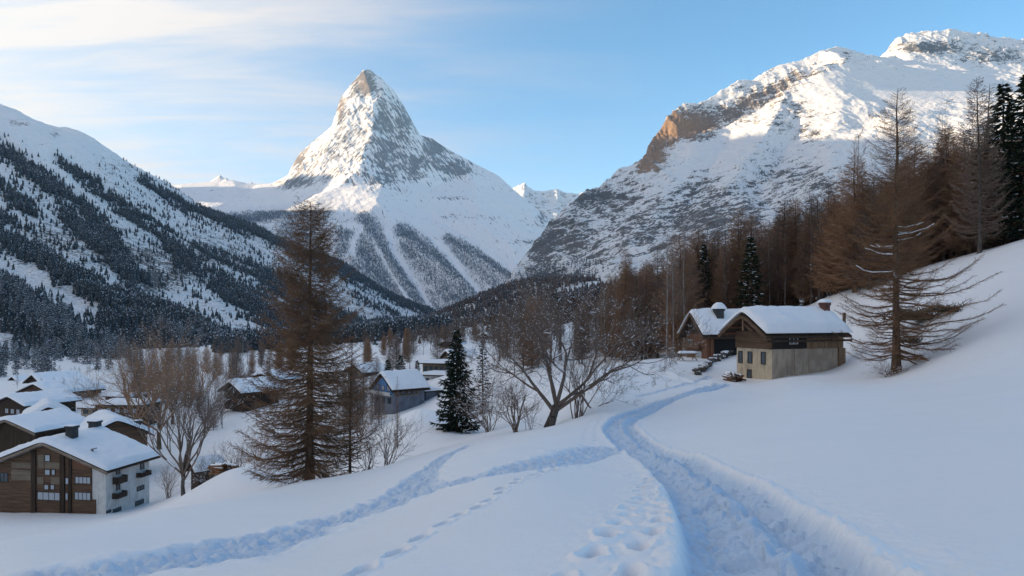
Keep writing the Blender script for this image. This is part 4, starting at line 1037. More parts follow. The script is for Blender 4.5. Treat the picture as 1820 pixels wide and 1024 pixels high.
# right mountain foot, and the wooded ribs below the horn
pxR = np.meshgrid(colsR, rowsR)[0]; den = blobs(pxR, Rpy, [(1000, 488, 50, 12, 1), (955, 500, 40, 14, 1), (1030, 470, 26, 8, .6), (910, 522, 30, 12, 1), (1085, 322, 40, 5, .15), (1060, 350, 40, 10, .12)]) * (rowsR < 3200)[:, None]
P2, ii, r = pick(RV, Rpy, den * np.gradient(rowsR)[:, None] * rowsR[:, None], 1500, 6); h2 = r.uniform(9, 16, len(P2))
tag(link('conifer_forest', scatter_mesh('conifer_forest', P2, h2, r.uniform(.7, 1.1, len(P2)), CT4, M_FAR_CON)), 'dark strip of conifers at the foot of the right hand mountain', 'forest', kind='stuff')
pxH = np.meshgrid(colsM, rowsM)[0]; den = np.clip(bands(pxH, Hpy, RIBS) - bands(pxH, Hpy, GUL) - .2, 0, 1) * (Hpy > 375)
P3, ii, r = pick(HV, Hpy, den * np.gradient(rowsM)[:, None] * rowsM[:, None], 42000, 7); P3[:, :2] += r.normal(0, 5, (len(P3), 2)); h3 = r.uniform(12, 24, len(P3))
tag(link('conifer_forest', scatter_mesh('conifer_forest', P3, h3, r.uniform(.8, 1.3, len(P3)), CT4, M_FAR_CON)), 'far conifer forest on the ribs below the pyramid shaped peak', 'forest', kind='stuff')
# ---------------------------------------------------------------- buildings
def wood(name, a, b, plank=6.0, vert=True, rough=.85):
    t = NT(name); p = t.obj()
    sc = (plank, plank, .35) if vert else (.35, .35, plank)
    n = t.noise(t.mapv(p, sc), 1.0, 3, .6); f = t.noise(t.mapv(p, tuple(q * 6 for q in sc)), 1.0, 4, .65)
    c = t.mix(t.ss(t.math('ADD', t.math('MULTIPLY', n, .6), t.math('MULTIPLY', f, .4)), .36, .66), a, b)
    return t.set(c, rough, t.bump(f, .5, .02), **{'Specular IOR Level': .2})
def plaster(name, a, b, s=1.2):
    t = NT(name); p = t.obj(); n = t.noise(p, s, 6, .65); m = t.noise(t.mapv(p, (2, 2, .3)), 1.4, 4, .6)
    c = t.mix(t.ss(n, .40, .66), a, b); c = t.mix(t.math('MULTIPLY', t.ss(m, .52, .70), .6), c, tuple(q * .55 for q in b))
    return t.set(c, .9, t.bump(t.noise(p, 14, 4, .6), .25, .02))
W_DARK = wood('dark_timber', (.030, .020, .014), (.075, .048, .032))
W_MID = wood('brown_timber', (.075, .045, .029), (.165, .100, .060), 5, False)
W_RED = wood('red_brown_timber', (.13, .062, .038), (.21, .105, .065), 7, True)
W_PALE = wood('weathered_planks', (.17, .11, .068), (.32, .21, .13), 5, True)
W_EAVE = wood('eave_board', (.17, .125, .09), (.30, .24, .19), 3, False)
W_TAN = wood('tan_panel', (.15, .115, .08), (.24, .19, .14), 4, False)
PL_WHITE = plaster('white_plaster', (.64, .63, .60), (.54, .52, .49))
PL_YEL = plaster('cream_plaster', (.56, .45, .31), (.40, .32, .23), .9)
PL_GREY = plaster('grey_concrete', (.42, .345, .265), (.30, .245, .19), .7)
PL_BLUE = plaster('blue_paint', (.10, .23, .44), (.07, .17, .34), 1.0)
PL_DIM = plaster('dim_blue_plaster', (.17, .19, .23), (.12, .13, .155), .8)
M_GLASS = NT('window_glass').set((.05, .065, .08), .12, **{'Specular IOR Level': .6})
M_CURT = NT('curtained_glass').set((.40, .43, .47), .3)
M_FRAME = NT('window_frame').set((.035, .027, .022), .7)
M_FRAMEW = NT('pale_frame').set((.55, .53, .5), .7)
M_SLATE = plaster('dark_metal', (.035, .036, .038), (.06, .058, .056), 2)
M_BRICK = plaster('red_chimney', (.16, .06, .042), (.10, .045, .034), 3)
def snowmat():
    t = NT('roof_snow'); p = t.obj(); n = t.noise(p, 1.1, 4, .5); f = t.noise(p, 9, 4, .6)
    return t.set(t.mix(t.ss(n, .3, .7), (.87, .87, .88), (.82, .84, .87)), .6, t.bump(t.math('ADD', n, t.math('MULTIPLY', f, .2)), .3, .12), **{'Specular IOR Level': .2})
M_RSNOW = snowmat()

class MB:
    def __init__(s): s.v = []; s.f = []; s.m = []
    def box(s, x0, x1, y0, y1, z0, z1, m=0):
        b = len(s.v); s.v += [(x, y, z) for z in (z0, z1) for y in (y0, y1) for x in (x0, x1)]
        for q in ((0, 2, 3, 1), (4, 5, 7, 6), (0, 1, 5, 4), (1, 3, 7, 5), (3, 2, 6, 7), (2, 0, 4, 6)): s.f.append([b + i for i in q]); s.m.append(m)
        return s
    def prism(s, poly, y0, y1, m=0):
        """polygon in x,z pushed along y"""
        b = len(s.v); n = len(poly); s.v += [(x, y0, z) for x, z in poly] + [(x, y1, z) for x, z in poly]
        s.f.append(list(range(b, b + n))); s.f.append(list(range(b + 2 * n - 1, b + n - 1, -1))); s.m += [m, m]
        for i in range(n): j = (i + 1) % n; s.f.append([b + j, b + i, b + n + i, b + n + j]); s.m.append(m)
        return s
    def bar(s, p, q, w, h, m=0):
        p = Vector(p); q = Vector(q); d = (q - p).normalized(); u = d.cross(Vector((0, 0, 1))); u = u.normalized() if u.length > .01 else Vector((1, 0, 0)); v = u.cross(d)
        b = len(s.v)
        for c in (p, q):
            for a, e in ((-1, -1), (1, -1), (1, 1), (-1, 1)): s.v.append(tuple(c + u * a * w / 2 + v * e * h / 2))
        for f in ((0, 1, 2, 3), (7, 6, 5, 4), (0, 4, 5, 1), (1, 5, 6, 2), (2, 6, 7, 3), (3, 7, 4, 0)): s.f.append([b + i for i in f]); s.m.append(m)
        return s
    def build(s, name, mats, parent=None, bevel=0.0, smooth=False):
        me = bpy.data.meshes.new(name); me.from_pydata(s.v, [], s.f)
        mats = mats if isinstance(mats, (list, tuple)) else [mats]
        for m in mats: me.materials.append(m)
        me.polygons.foreach_set('material_index', s.m)
        bm = bmesh.new(); bm.from_mesh(me); bmesh.ops.recalc_face_normals(bm, faces=bm.faces)
        if bevel: bmesh.ops.bevel(bm, geom=bm.edges[:], offset=bevel, segments=2, profile=.6, affect='EDGES')
        bm.to_mesh(me); bm.free()
        if smooth: me.polygons.foreach_set('use_smooth', np.ones(len(me.polygons), dtype=bool))
        me.update(); return link(name, me, parent)

def pillow(name, parent, xs, ys, zf, thick, q=.45, seed=0, rough=.10, mat=None):
    """snow lying on a surface zf(x): a rounded quilt whose rim comes down to that surface"""
    X, Y = np.meshgrid(xs, ys); x0, x1, y0, y1 = xs[0], xs[-1], ys[0], ys[-1]
    def ed(v, a, b):
        e = np.minimum(v - a, b - v); e = np.clip(e / q, 0, 1); return np.sqrt(np.clip(1 - (1 - e) ** 2, 0, 1))
    E = ed(X, x0, x1) * ed(Y, y0, y1)
    n = 1 + .45 * fbm(X / 2.6 + seed * 7, Y / 2.6, 3, 140 + seed)
    Z = zf(X) + .02 + E * thick * n + rough * E * fbm(X / .6, Y / .6 + seed, 3, 150 + seed)
    bulge = (1 - E) * 0
    V = np.stack([X, Y, Z], -1); nr_, nc_ = X.shape; Fq = grid_faces(nr_, nc_)
    # closing underside
    V2 = V.copy(); V2[..., 2] = zf(X) + .012; k = nr_ * nc_
    i = np.arange(k).reshape(nr_, nc_); rim = []
    for a in (i[0, :], i[:, -1], i[-1, ::-1], i[::-1, 0]): rim += list(zip(a[:-1], a[1:]))
    side = np.array([(b, a, a + k, b + k) for a, b in rim])
    return link(name, np_mesh(name, np.concatenate([V.reshape(-1, 3), V2.reshape(-1, 3)]), np.concatenate([Fq, Fq[:, ::-1] + k, side]), mat or M_RSNOW), parent)

def window(parent, x0, x1, z0, z1, y=0.0, glass=None, frame=None, name='window', axis='x', mull=1, fw=.07):
    """a framed window standing proud of the wall in the plane y (front, facing -y) or on the wall x (facing +x)"""
    b = MB(); g_ = MB()
    def bx(m, a0, a1, c0, c1, d0, d1):
        if axis == 'x': m.box(a0, a1, y - d1, y - d0, c0, c1)
        else: m.box(y + d0, y + d1, a0, a1, c0, c1)
    bx(b, x0, x0 + fw, z0, z1, .004, .07); bx(b, x1 - fw, x1, z0, z1, .004, .07)
    bx(b, x0 + fw + .001, x1 - fw - .001, z0, z0 + fw, .004, .066); bx(b, x0 + fw + .001, x1 - fw - .001, z1 - fw, z1, .004, .066)
    for k in range(mull):
        c = x0 + (x1 - x0) * (k + 1) / (mull + 1); bx(b, c - .025, c + .025, z0 + fw + .001, z1 - fw - .001, .012, .06)
    bx(g_, x0 + fw * .6, x1 - fw * .6, z0 + fw * .6, z1 - fw * .6, .002, .03)
    o = b.build(name, frame or M_FRAME, parent); g_.build('pane', glass or M_GLASS, o); return o

def gable(name, label, px, Y, pyb, side, w, d, hw, rise, over=.7, wall=None, gab=None, eave=None, thick=.5, wins=(), chim=None, z0=None, cat='house', group=None, overf=None, zbase=None, overb=None, fan=2.2):
    """house with a front gable: near right corner of the front at column px, distance Y; side = heading of its right wall (x, y); w front width, d depth, hw wall height"""
    s = Vector((side[0], side[1], 0)).normalized(); X = (px - CX) / F * Y
    rz = math.atan2(s.y, s.x) - math.pi / 2
    zb = (HY - pyb) / F * Y if zbase is None else zbase
    root = empty(name, (X, Y, zb), rz); tag(root, label, cat, group)
    # local: x from -w to 0 along the front, y from 0 (front) to d
    c = -w / 2; overf = over if overf is None else overf; overb = over if overb is None else overb
    MBx = MB(); MBx.prism([(-w, -fan), (0, -fan), (0, hw), (c, hw + rise), (-w, hw)], 0, d); MBx.build('wall', wall or W_DARK, root)
    if gab:
        sl = rise / (w / 2); MB().prism([(-w + .05, hw - .05), (-.05, hw - .05), (c, hw + rise - .08)], -.045, -.004).build('gable_cladding', gab, root)
    sl = rise / (w / 2); t = .2
    rf = MB(); e = w / 2 + over
    for sg in (-1, 1):
        rf.prism([(c, hw + rise + .02), (c + sg * e, hw + rise - sl * e + .02), (c + sg * e, hw + rise - sl * e + t), (c, hw + rise + t)], -overf, d + overb)
    r_ = rf.build('roof', W_DARK, root)
    if eave:
        ev = MB()
        for sg in (-1, 1): ev.prism([(c, hw + rise - .12), (c + sg * (e + .02), hw + rise - sl * (e + .02) - .12), (c + sg * (e + .02), hw + rise - sl * (e + .02) + t + .03), (c, hw + rise + t + .03)], -overf - .07, -overf - .005)
        ev.build('bargeboard', eave, r_)
    zf = lambda x: hw + rise + t - sl * (np.sqrt((x - c) ** 2 + .25) - .5)
    nx, ny = max(22, int(2 * e / .3)), max(16, int((d + overb + overf) / .35))
    pillow('roof_snow', r_, np.linspace(c - e - .05, c + e + .05, nx), np.linspace(-overf - .1, d + overb + .1, ny), zf, thick, min(.55, e * .4), int(px) % 17)
    for q in wins: window(root, *q[:4], **(q[4] if len(q) > 4 else {}))
    if chim:
        for (cx_, cy_, cw, chh) in chim:
            zc = hw + rise - sl * abs(cx_ - c); m = MB(); m.box(cx_ - cw / 2, cx_ + cw / 2, cy_ - cw / 2, cy_ + cw / 2, zc - .3, zc + chh); m.box(cx_ - cw * .6, cx_ + cw * .6, cy_ - cw * .6, cy_ + cw * .6, zc + chh + .004, zc + chh + .16)
            m.build('chimney', M_SLATE, r_)
    return root
def chimney(parent, x, y, z, w, h, mat, snow=0.0, nm='chimney'):
    m = MB(); m.box(x - w / 2, x + w / 2, y - w / 2, y + w / 2, z - .4, z + h * .82); m.box(x - w * .6, x + w * .6, y - w * .6, y + w * .6, z + h * .82 + .003, z + h)
    o = m.build(nm, mat, parent, .02)
    if snow:
        zt = z + h; pillow('snow_cap', o, np.linspace(x - w * .8, x + w * .8, 14), np.linspace(y - w * .8, y + w * .8, 14), lambda q: zt + 0 * q, snow, w * .7, 3, .02)
    return o

# --- the large white walled house at the lower left
root = gable('apartment_house', 'large house with a timber front and white plaster side wall at the lower left corner', 188, 88, 912, (.167, 1), 15.4, 8.0, 5.25, 2.9, .95, PL_WHITE, None, W_EAVE, .55, (), None, overf=1.0, fan=3)
C0 = root.location.copy(); ca, sa = math.cos(root.rotation_euler.z), math.sin(root.rotation_euler.z)
def onfront(o, px, py, y=0.0):
    """column and row -> x, z on the front wall plane of a house"""
    k = Vector(((px - CX) / F, 1, (HY - py) / F)); n = Vector((sa_(o), -ca_(o), 0)); p0 = Vector(o.location) - n * -y * -1
    t = (Vector(o.location)).dot(n) / k.dot(n); h = k * t - Vector(o.location)
    return h.x * ca_(o) + h.y * sa_(o), h.z
def onside(o, px, py):
    k = Vector(((px - CX) / F, 1, (HY - py) / F)); n = Vector((ca_(o), sa_(o), 0))
    t = (Vector(o.location)).dot(n) / k.dot(n); h = k * t - Vector(o.location)
    return -h.x * sa_(o) + h.y * ca_(o), h.z
def ca_(o): return math.cos(o.rotation_euler.z)
def sa_(o): return math.sin(o.rotation_euler.z)
def fwin(o, x0, y0, x1, y1, **k):
    a = onfront(o, x0, y1); b = onfront(o, x1, y0); return window(o, a[0], b[0], a[1], b[1], **k)
def swin(o, x0, y0, x1, y1, xw=0.0, **k):
    a = onside(o, x0, y1); b = onside(o, x1, y0); return window(o, a[0], b[0], a[1], b[1], y=xw, axis='y', **k)
zc = lambda x: 5.25 + 2.9 * (1 - abs(x + 7.7) / 7.7) - .12
xr = onfront(root, 164, 850)[0]; xl = -15.38
MB().prism([(xl, -2), (xr, -2), (xr, zc(xr)), (-7.7, zc(-7.7)), (xl, zc(xl))], -.12, -.004).build('timber_cladding', W_MID, root)
xk = onfront(root, 171, 895)[0]; MB().box(xr + .002, xk, -.125, -.003, -2, onfront(root, 170, 888)[1]).build('timber_plinth', W_MID, root)
for a, b in ((58, 66), (109, 117), (124, 129)):
    x0, x1 = onfront(root, a, 850)[0], onfront(root, b, 850)[0]; MB().box(x0, x1, -.30, -.123, -2, zc((x0 + x1) / 2) - .05).build('post', W_DARK, root)
for (a, b, c_, d_) in [(69, 808, 79.5, 832), (81, 822, 112, 832), (68, 848, 79, 860), (92, 848, 112, 860), (22, 823, 58, 831), (22, 836, 58, 852), (130, 820, 162, 832)]:
    p, q = onfront(root, a, d_), onfront(root, c_, b); MB().box(p[0], q[0], -.16, -.124, p[1], q[1]).build('panel', W_TAN if a != 130 else W_RED, root)
for (a, b, c_, d_, cu) in [(81, 808, 91, 820, 1), (81, 834, 91, 844, 1), (93, 834, 100, 844, 1), (80, 861, 88.5, 870, 1), (91, 861, 99, 870, 1), (68, 875, 109, 888, 1), (119.5, 848, 126, 860, 1), (135, 847.5, 163, 859, 1), (119.5, 875, 125, 888, 1), (134, 875, 163, 888, 1), (2, 840, 16, 856, 0)]:
    fwin(root, a, b, c_, d_, y=-.126 if not (119 < a < 127) else -.302, glass=M_CURT if cu else M_GLASS, mull=3 if c_ - a > 25 else (1 if c_ - a > 12 else 0), fw=.06)
def balcony(x0, y0, x1, y1):
    a = onside(root, x0, y1); b = onside(root, x1, y0); m = MB()
    m.box(.004, .75, a[0], b[0], a[1], a[1] + .09)
    m.box(.70, .75, a[0], b[0], a[1] + .092, b[1]); m.box(.004, .698, a[0], a[0] + .05, a[1] + .092, b[1]); m.box(.004, .698, b[0] - .05, b[0], a[1] + .092, b[1]); m.build('balcony', W_DARK, root)
for q in [(206, 831, 213, 844), (206, 859, 213, 872), (249, 822, 256, 835)]: swin(root, *q, mull=0)
for q in [(200, 843, 217.5, 861), (199, 871, 217, 887), (242, 835, 260, 849)]: balcony(*q)
for q in [(243, 861, 256, 874), (240, 886, 255, 900), (200, 900, 215, 913), (188.6, 905, 197, 913)]: swin(root, *q, mull=1)
rf_ = [c for c in root.children if c.name.startswith('roof')][0]
chimney(rf_, -6.4, 2.2, 8.2, 1.0, 1.75, M_SLATE, .12); chimney(rf_, -7.9, 8.0, 8.2, 1.1, 1.5, M_SLATE, .06)
m = MB(); m.bar((-2.6, .9, 6.2), (-2.5, .9, 7.3), .16, .16); m.bar((-2.6, .9, 7.36), (-2.0, .9, 7.5), .3, .1); m.build('vent_pipe', M_SLATE, rf_)

# --- timber hut at the end of the path
hut = gable('timber_hut', 'timber hut on a pale plaster base with a thick snow roof where the path ends', 1372, 66, 676, (.93, .36), 4.8, 8.2, 4.35, 1.55, .95, PL_GREY, None, None, .55, (), None, overf=1.35, fan=1.5, overb=.15)
zt = onside(hut, 1372, 621)[1]
MB().box(-4.83, .028, -.03, -.004, -1.5, zt - .03).build('plaster_front', PL_YEL, hut)
for (a, b, c_, d_) in [(1313.5, 624, 1320.5, 645), (1330, 625, 1338, 645.5), (1353.5, 625.5, 1361.5, 647.5), (1329, 657, 1336.5, 672)]: fwin(hut, a, b, c_, d_, y=-.032, mull=0, fw=.06)
MB().box(-4.95, .06, -.10, -.004, zt, 4.3).build('upper_front_planks', W_MID, hut)
MB().prism([(-4.9, 4.302), (.05, 4.302), (-2.4, 5.75)], -.09, -.004).build('gable_planks', W_DARK, hut)
y1 = onside(hut, 1433, 610)[0]; y2 = onside(hut, 1497, 610)[0]
MB().box(.004, .05, .0, y1, zt, 4.3).build('recess_shade_panel', NT('shadow_timber').set((.020, .015, .013), .9), hut)  # flat near-black panel: the shade of the side recess is put into its colour
m = MB(); nn = 12
for k in range(nn): m.box(.004, .10 + .02 * ((k * 7) % 3), y1 + (y2 - y1) * k / nn + .01, y1 + (y2 - y1) * (k + 1) / nn - .01, zt + .002, 4.28)
m.build('plank_wall', W_PALE, hut)
m = MB(); m.box(.004, .16, y2 - .55, y2 + .25, -1.2, zt - .003); m.build('corner_planks', W_PALE, hut)
MB().box(.004, .09, onside(hut, 1412, 640)[0], onside(hut, 1412, 640)[0] + .12, -1.5, zt - .01).build('wall_joint', PL_GREY, hut)
swin(hut, 1402, 599, 1417, 612, xw=.052, frame=M_FRAMEW, mull=1)
rf_ = [c for c in hut.children if c.name.startswith('roof')][0]
m = MB(); e = 2.4 + .95; sl = 1.55 / 2.4
prev = None
for k in range(13):                                     # the bowed bargeboard under the snow
    u = -e + 2 * e * k / 12; z = 5.9 - sl * (math.sqrt(u * u + .30) - .30) - .10
    if prev: m.bar((-2.4 + prev[0], -1.45, prev[1]), (-2.4 + u, -1.45, z), .14, .30)
    prev = (u, z)
m.build('bargeboard', W_MID, rf_)
m = MB()
for u in (-2.6, -1.7, -.8, .8, 1.7, 2.6):
    z = 5.9 - sl * abs(u) - .14; m.bar((-2.4 + u, -1.3, z), (-2.4 + u, .0, z), .12, .16)
m.build('rafters', W_RED, rf_)
MB().bar((-2.4, -1.2, 5.05), (-2.4, -.1, 4.3), .14, .2).bar((-2.4, -1.25, 5.5), (-2.4, -1.25, 4.4), .12, .14).build('brace', W_PALE, hut)
for a in (1330, 1342, 1354): fwin(hut, a, 583, a + 5, 588, y=-.102, mull=0, fw=.03)
MB().box(.95, 1.05, -1.3, 8.3, 3.42, 3.62).build('gutter_board', W_DARK, rf_)
chimney(rf_, -1.5, 7.5, 5.5, .66, 1.5, M_BRICK, .38); chimney(rf_, -2.4, 3.6, 5.8, .5, .75, M_BRICK, 0)
# --- smaller hut behind it
hut2 = gable('timber_hut', 'smaller brown chalet with a round snow capped chimney half hidden behind the plaster based hut', 1257, 88, 640, (.97, .24), 5.2, 7.5, 3.1, 2.35, .7, W_RED, W_DARK, W_MID, .5, (), None, overf=.9, fan=1.5)
fwin(hut2, 1221, 604, 1231, 616, frame=M_FRAMEW, mull=2, y=-.01); fwin(hut2, 1236, 625, 1247, 636, frame=M_FRAMEW, glass=M_CURT, y=-.01)
a = onfront(hut2, 1220, 618); b = onfront(hut2, 1249, 603); m = MB(); m.box(a[0], b[0], -.62, -.56, a[1], a[1] + .75); m.box(a[0], b[0], -.555, -.004, a[1], a[1] + .08); m.build('balcony', W_MID, hut2)
m = MB(); m.box(.004, .3, .4, .7, -.5, 3.0); m.build('post', W_RED, hut2)
MB().box(.004, .04, .9, 7.0, .2, 2.7).build('shed_shade_panel', NT('shed_dark').set((.012, .011, .011), .95), hut2)  # closed dark panel, the shade inside the open shed painted as colour
rf_ = [c for c in hut2.children if c.name.startswith('roof')][0]; chimney(rf_, -1.2, 2.2, 4.6, .9, 1.5, M_SLATE, .7)
# --- wood stack, stone wall, bench, post
def stones(name, label, pts, wdt, hgt, cat, mat, n, seed, snow=True):
    r_ = np.random.default_rng(seed); bm = bmesh.new(); sn = Segs()
    pts = [Vector(p) for p in pts]; o = empty(name, pts[0]); tag(o, label, cat)
    tot = sum((b - a).length for a, b in zip(pts[:-1], pts[1:]))
    for k in range(n):
        d_ = tot * r_.random(); i = 0
        while i < len(pts) - 2 and d_ > (pts[i + 1] - pts[i]).length: d_ -= (pts[i + 1] - pts[i]).length; i += 1
        c = pts[i].lerp(pts[i + 1], min(1, d_ / (pts[i + 1] - pts[i]).length)) - pts[0]
        q = c + Vector((r_.normal(0, wdt), r_.normal(0, wdt), hgt * r_.random()))
        s_ = r_.uniform(.14, .32); M_ = Matrix.Translation(q) @ Matrix.Rotation(r_.uniform(0, 6), 4, 'Z') @ Matrix.Diagonal((s_ * 1.4, s_, s_ * .7, 1))
        res = bmesh.ops.create_icosphere(bm, subdivisions=1, radius=1, matrix=M_)
        for v in res['verts']: v.co += Vector(r_.normal(0, .03, 3))
        if r_.random() < .5: sn.add(np.array(q) + [-.2, 0, s_ * .62], np.array(q) + [.2, 0, s_ * .62], .13, .10)
    me = bpy.data.meshes.new('stones'); bm.to_mesh(me); bm.free(); me.materials.append(mat); st = link('stones', me, o); st['kind'] = 'stuff'
    if snow: w_ = link('snow_patches', seg_mesh('snow_patches', sn, M_TSNOW, 6), o); w_['kind'] = 'stuff'
    return o
M_STONE = plaster('field_stone', (.11, .095, .08), (.06, .052, .046), 3)
M_LOG = bark('split_logs', (.09, .05, .03), (.24, .13, .07), 3)
def gp(px, py, y0=40, dz=0): x, y = hit(px, py, y0); return (x, y, gz(x, y) + dz)
stones('stone_wall', 'low snow dusted dry stone wall running up to the smaller chalet', [gp(1236, 667, 60), gp(1256, 655, 62), gp(1262, 648, 66), gp(1302, 630, 80)], .12, .55, 'wall', M_STONE, 130, 5)
def logpile(label, p, n, L, rz, seed, s=1.0):
    r_ = np.random.default_rng(seed); o = empty('wood_pile', p, rz); tag(o, label, 'wood pile'); S = Segs(); W = Segs()
    for k in range(n):
        lay = int(k / 6); x = (k % 6 - 2.5) * .22 * s + r_.normal(0, .05); z = .1 + lay * .17 * s; d = np.array([r_.normal(0, .2), 1, r_.normal(0, .12)]); c = np.array([x, 0, z]); h = L * .5 * r_.uniform(.7, 1.1)
        S.add(c - d * h, c + d * h, .085 * s, .08 * s)
        if lay >= 2 or r_.random() < .3: W.add(c - d * h * .8 + [0, 0, .09], c + d * h * .8 + [0, 0, .09], .10, .09)
    w_ = link('logs', seg_mesh('logs', S, M_LOG, 7, False), o); w_['kind'] = 'stuff'
    if W.a: w_ = link('snow_cover', seg_mesh('snow_cover', W, M_TSNOW, 6), o); w_['kind'] = 'stuff'
    return o
logpile('leaning stack of split logs at the left corner of the plaster based hut', gp(1303, 678, 55), 26, 1.6, .5, 1, .9)
lp_ = P(398, 846, 62); logpile('snow capped log pile on the bank between the fan shaped tree and the tall larch', (lp_[0], 62, gz(lp_[0], 62) - .1), 20, 2.2, 1.1, 2, 1.3)
bx_, by_, bz_ = gp(1222, 642, 70); o = empty('picnic_table', (bx_, by_, bz_ + .1), .2); tag(o, 'snow covered wooden table with benches before the smaller chalet', 'table')
MB().box(-1.1, 1.1, -.4, .4, .68, .75).build('table_top', W_PALE, o)
for sy in (-.75, .75): MB().box(-1.1, 1.1, sy - .15, sy + .15, .42, .47).build('seat', W_PALE, o)
for sx in (-.8, .8): MB().bar((sx, -.7, 0), (sx, .3, .68), .08, .08).bar((sx + .09, .7, 0), (sx + .09, -.3, .68), .08, .08).build('leg', W_PALE, o)
pillow('snow_cover', o, np.linspace(-1.1, 1.1, 16), np.linspace(-.4, .4, 10), lambda q: .752 + 0 * q, .25, .25, 2, .02)
x_ = (1500 - CX) / F * 82; S = Segs(); S.add((0, 0, -.4), (.03, 0, 1.7), .19, .17); S.add((.03, 0, 1.7), (.03, 0, 1.72), .17, .02)
tag(link('tree_stump', seg_mesh('tree_stump', S, M_BARK, 9), None, (x_, 82, gz(x_, 82))), 'dark upright tree stump on the snow hill above the hut chimney', 'stump')

# --- village
def vh(label, px, Y, pyb, side, w, d, hw, rise, **k): return gable('chalet', label, px, Y, pyb, side, w, d, hw, rise, **k)
def wrow(x0, n, z, sp=1.7, w=.8, h=1.0, **k): return [(x0 + i * sp, x0 + i * sp + w, z, z + h, dict(y=-.006, mull=1, fw=.05, **k)) for i in range(n)]
cur = dict(glass=M_CURT)
vh('dark chalet with a row of pale windows, highest in the village by the left edge', 76, 250, 697, (.55, .85), 10.5, 13, 2.9, 2.5, wall=W_DARK, over=1.2, thick=.8, wins=wrow(-9, 4, 1.4, 2.2, 1.3, 1.1, **cur))
vh('broad roofed chalet just below the highest one at the left edge', 92, 212, 713, (.35, .9), 12.5, 15, 2.2, 2.3, wall=W_MID, over=1.2, thick=.8, wins=wrow(-11, 5, .6, 2.1, 1.2, 1.1))
vh('dark chalet cut by the left edge with its gable to the right', 46, 182, 744, (.40, .9), 11, 13, 3.2, 1.8, wall=W_DARK, over=1.1, thick=.7, wins=wrow(-8, 3, .9, 2.2, 1.3, 1.2, **cur))
vh('low chalet under a long slanting snow roof left of the white walled house', 122, 150, 757, (-.55, .83), 7, 11, 1.6, 2.3, wall=W_DARK, over=1.0, thick=.7, wins=wrow(-6, 3, .2, 1.9, 1.1, .8))
vh('house whose gabled snow roof peeks over the left end of the white walled house', 64, 112, 800, (.22, 1), 9, 9, 2.8, 1.6, wall=W_DARK, eave=W_EAVE, over=.9, thick=.5, overf=1.1)
hs = vh('brown house with a wide plain snow roof right behind the white walled house', 262, 118, 815, (-.62, .78), 9.0, 10.5, 4.0, 2.3, wall=W_MID, over=.9, thick=.55, wins=wrow(-7.5, 3, 1.8, 2.4, 1.1, 1.2, **cur))
chimney([c for c in hs.children if c.name.startswith('roof')][0], -1.2, .8, 4.6, .8, 1.5, M_SLATE, .1)
def flat_house(label, px, Y, pyb, side, w, d, h, wall, wins, name='lodge', thick=.6, ov=.6):
    s = Vector((side[0], side[1], 0)).normalized(); zb = (HY - pyb) / F * Y
    o = empty(name, ((px - CX) / F * Y, Y, zb), math.atan2(s.y, s.x) - math.pi / 2); tag(o, label, 'house')
    MB().box(-w, 0, 0, d, -2.5, h).build('wall', wall, o); r_ = MB().box(-w - ov, ov, -ov, d + ov, h + .004, h + .22).build('roof', W_DARK, o)
    pillow('roof_snow', r_, np.linspace(-w - ov, ov, 30), np.linspace(-ov, d + ov, 20), lambda q: h + .225 + 0 * q, thick, .5, int(px) % 13, .12)
    for q in wins: window(o, *q[:4], **q[4])
    return o
flat_house('long low lodge under lumpy snow in the middle of the village', 250, 168, 742, (.1, 1), 11, 8, 2.6, W_MID, wrow(-10.4, 5, 1.0, 2.1, 1.2, 1.0, **cur))
flat_house('small flat roofed annex left of the long low lodge', 186, 175, 742, (.1, 1), 6, 6, 2.0, PL_GREY, wrow(-5.4, 2, .8, 2.4, 1.2, .9), 'annex')
flat_house('snow buried shed beyond the long low lodge', 232, 205, 722, (.2, 1), 8, 6, 2.4, W_DARK, wrow(-7, 3, .9, 2.2, 1, .9), 'shed')
vh('dark barn with an open gable and snow roof left of the tall drooping larch', 432, 178, 715, (.62, .78), 8.4, 10, 2.5, 2.0, wall=W_DARK, over=1.2, thick=.7, cat='barn')
vh('snow roofed chalet behind the tall drooping larch above the dark barn', 492, 240, 690, (.3, .95), 11, 10, 2.6, 1.8, wall=W_DARK, over=1.2, thick=.9, wins=wrow(-9, 3, .8, 2.6, 1.2, 1.0))
vh('tiny dark hut alone on the slope beyond the village', 212, 330, 674, (.4, .9), 5, 6, 1.6, 1.2, wall=W_DARK, over=.6, thick=.5, cat='hut')
vh('tiny low hut at the forest edge beyond the village', 148, 320, 700, (.4, .9), 6, 5, 1.6, 1.0, wall=W_DARK, over=.6, thick=.4, cat='hut')
# blue chalet and its neighbours up the valley
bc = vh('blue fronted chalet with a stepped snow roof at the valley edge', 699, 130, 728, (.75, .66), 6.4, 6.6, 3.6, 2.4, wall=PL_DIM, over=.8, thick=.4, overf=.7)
zb1 = onfront(bc, 690, 702)[1]
MB().prism([(-6.38, zb1), (-.02, zb1), (-.02, 3.5), (-3.2, 5.75), (-6.38, 3.5)], -.10, -.004).build('blue_front', PL_BLUE, bc)
m = MB(); m.box(-6.4, 0, -.75, -.70, zb1, zb1 + .55); m.box(-6.4, 0, -.698, -.104, zb1 - .1, zb1 - .02); m.build('balcony', M_FRAMEW, bc)
MB().box(.004, .10, .4, 5.2, zb1 - .2, 3.45).build('timber_side', W_TAN, bc)
for k in range(4): window(bc, .6 + k * 1.1, 1.5 + k * 1.1, 2.4, 3.2, y=.104, axis='y', mull=0, fw=.06)
for q in wrow(-5.8, 3, .9, 2.0, 1.1, 1.0): window(bc, *q[:4], **q[4])
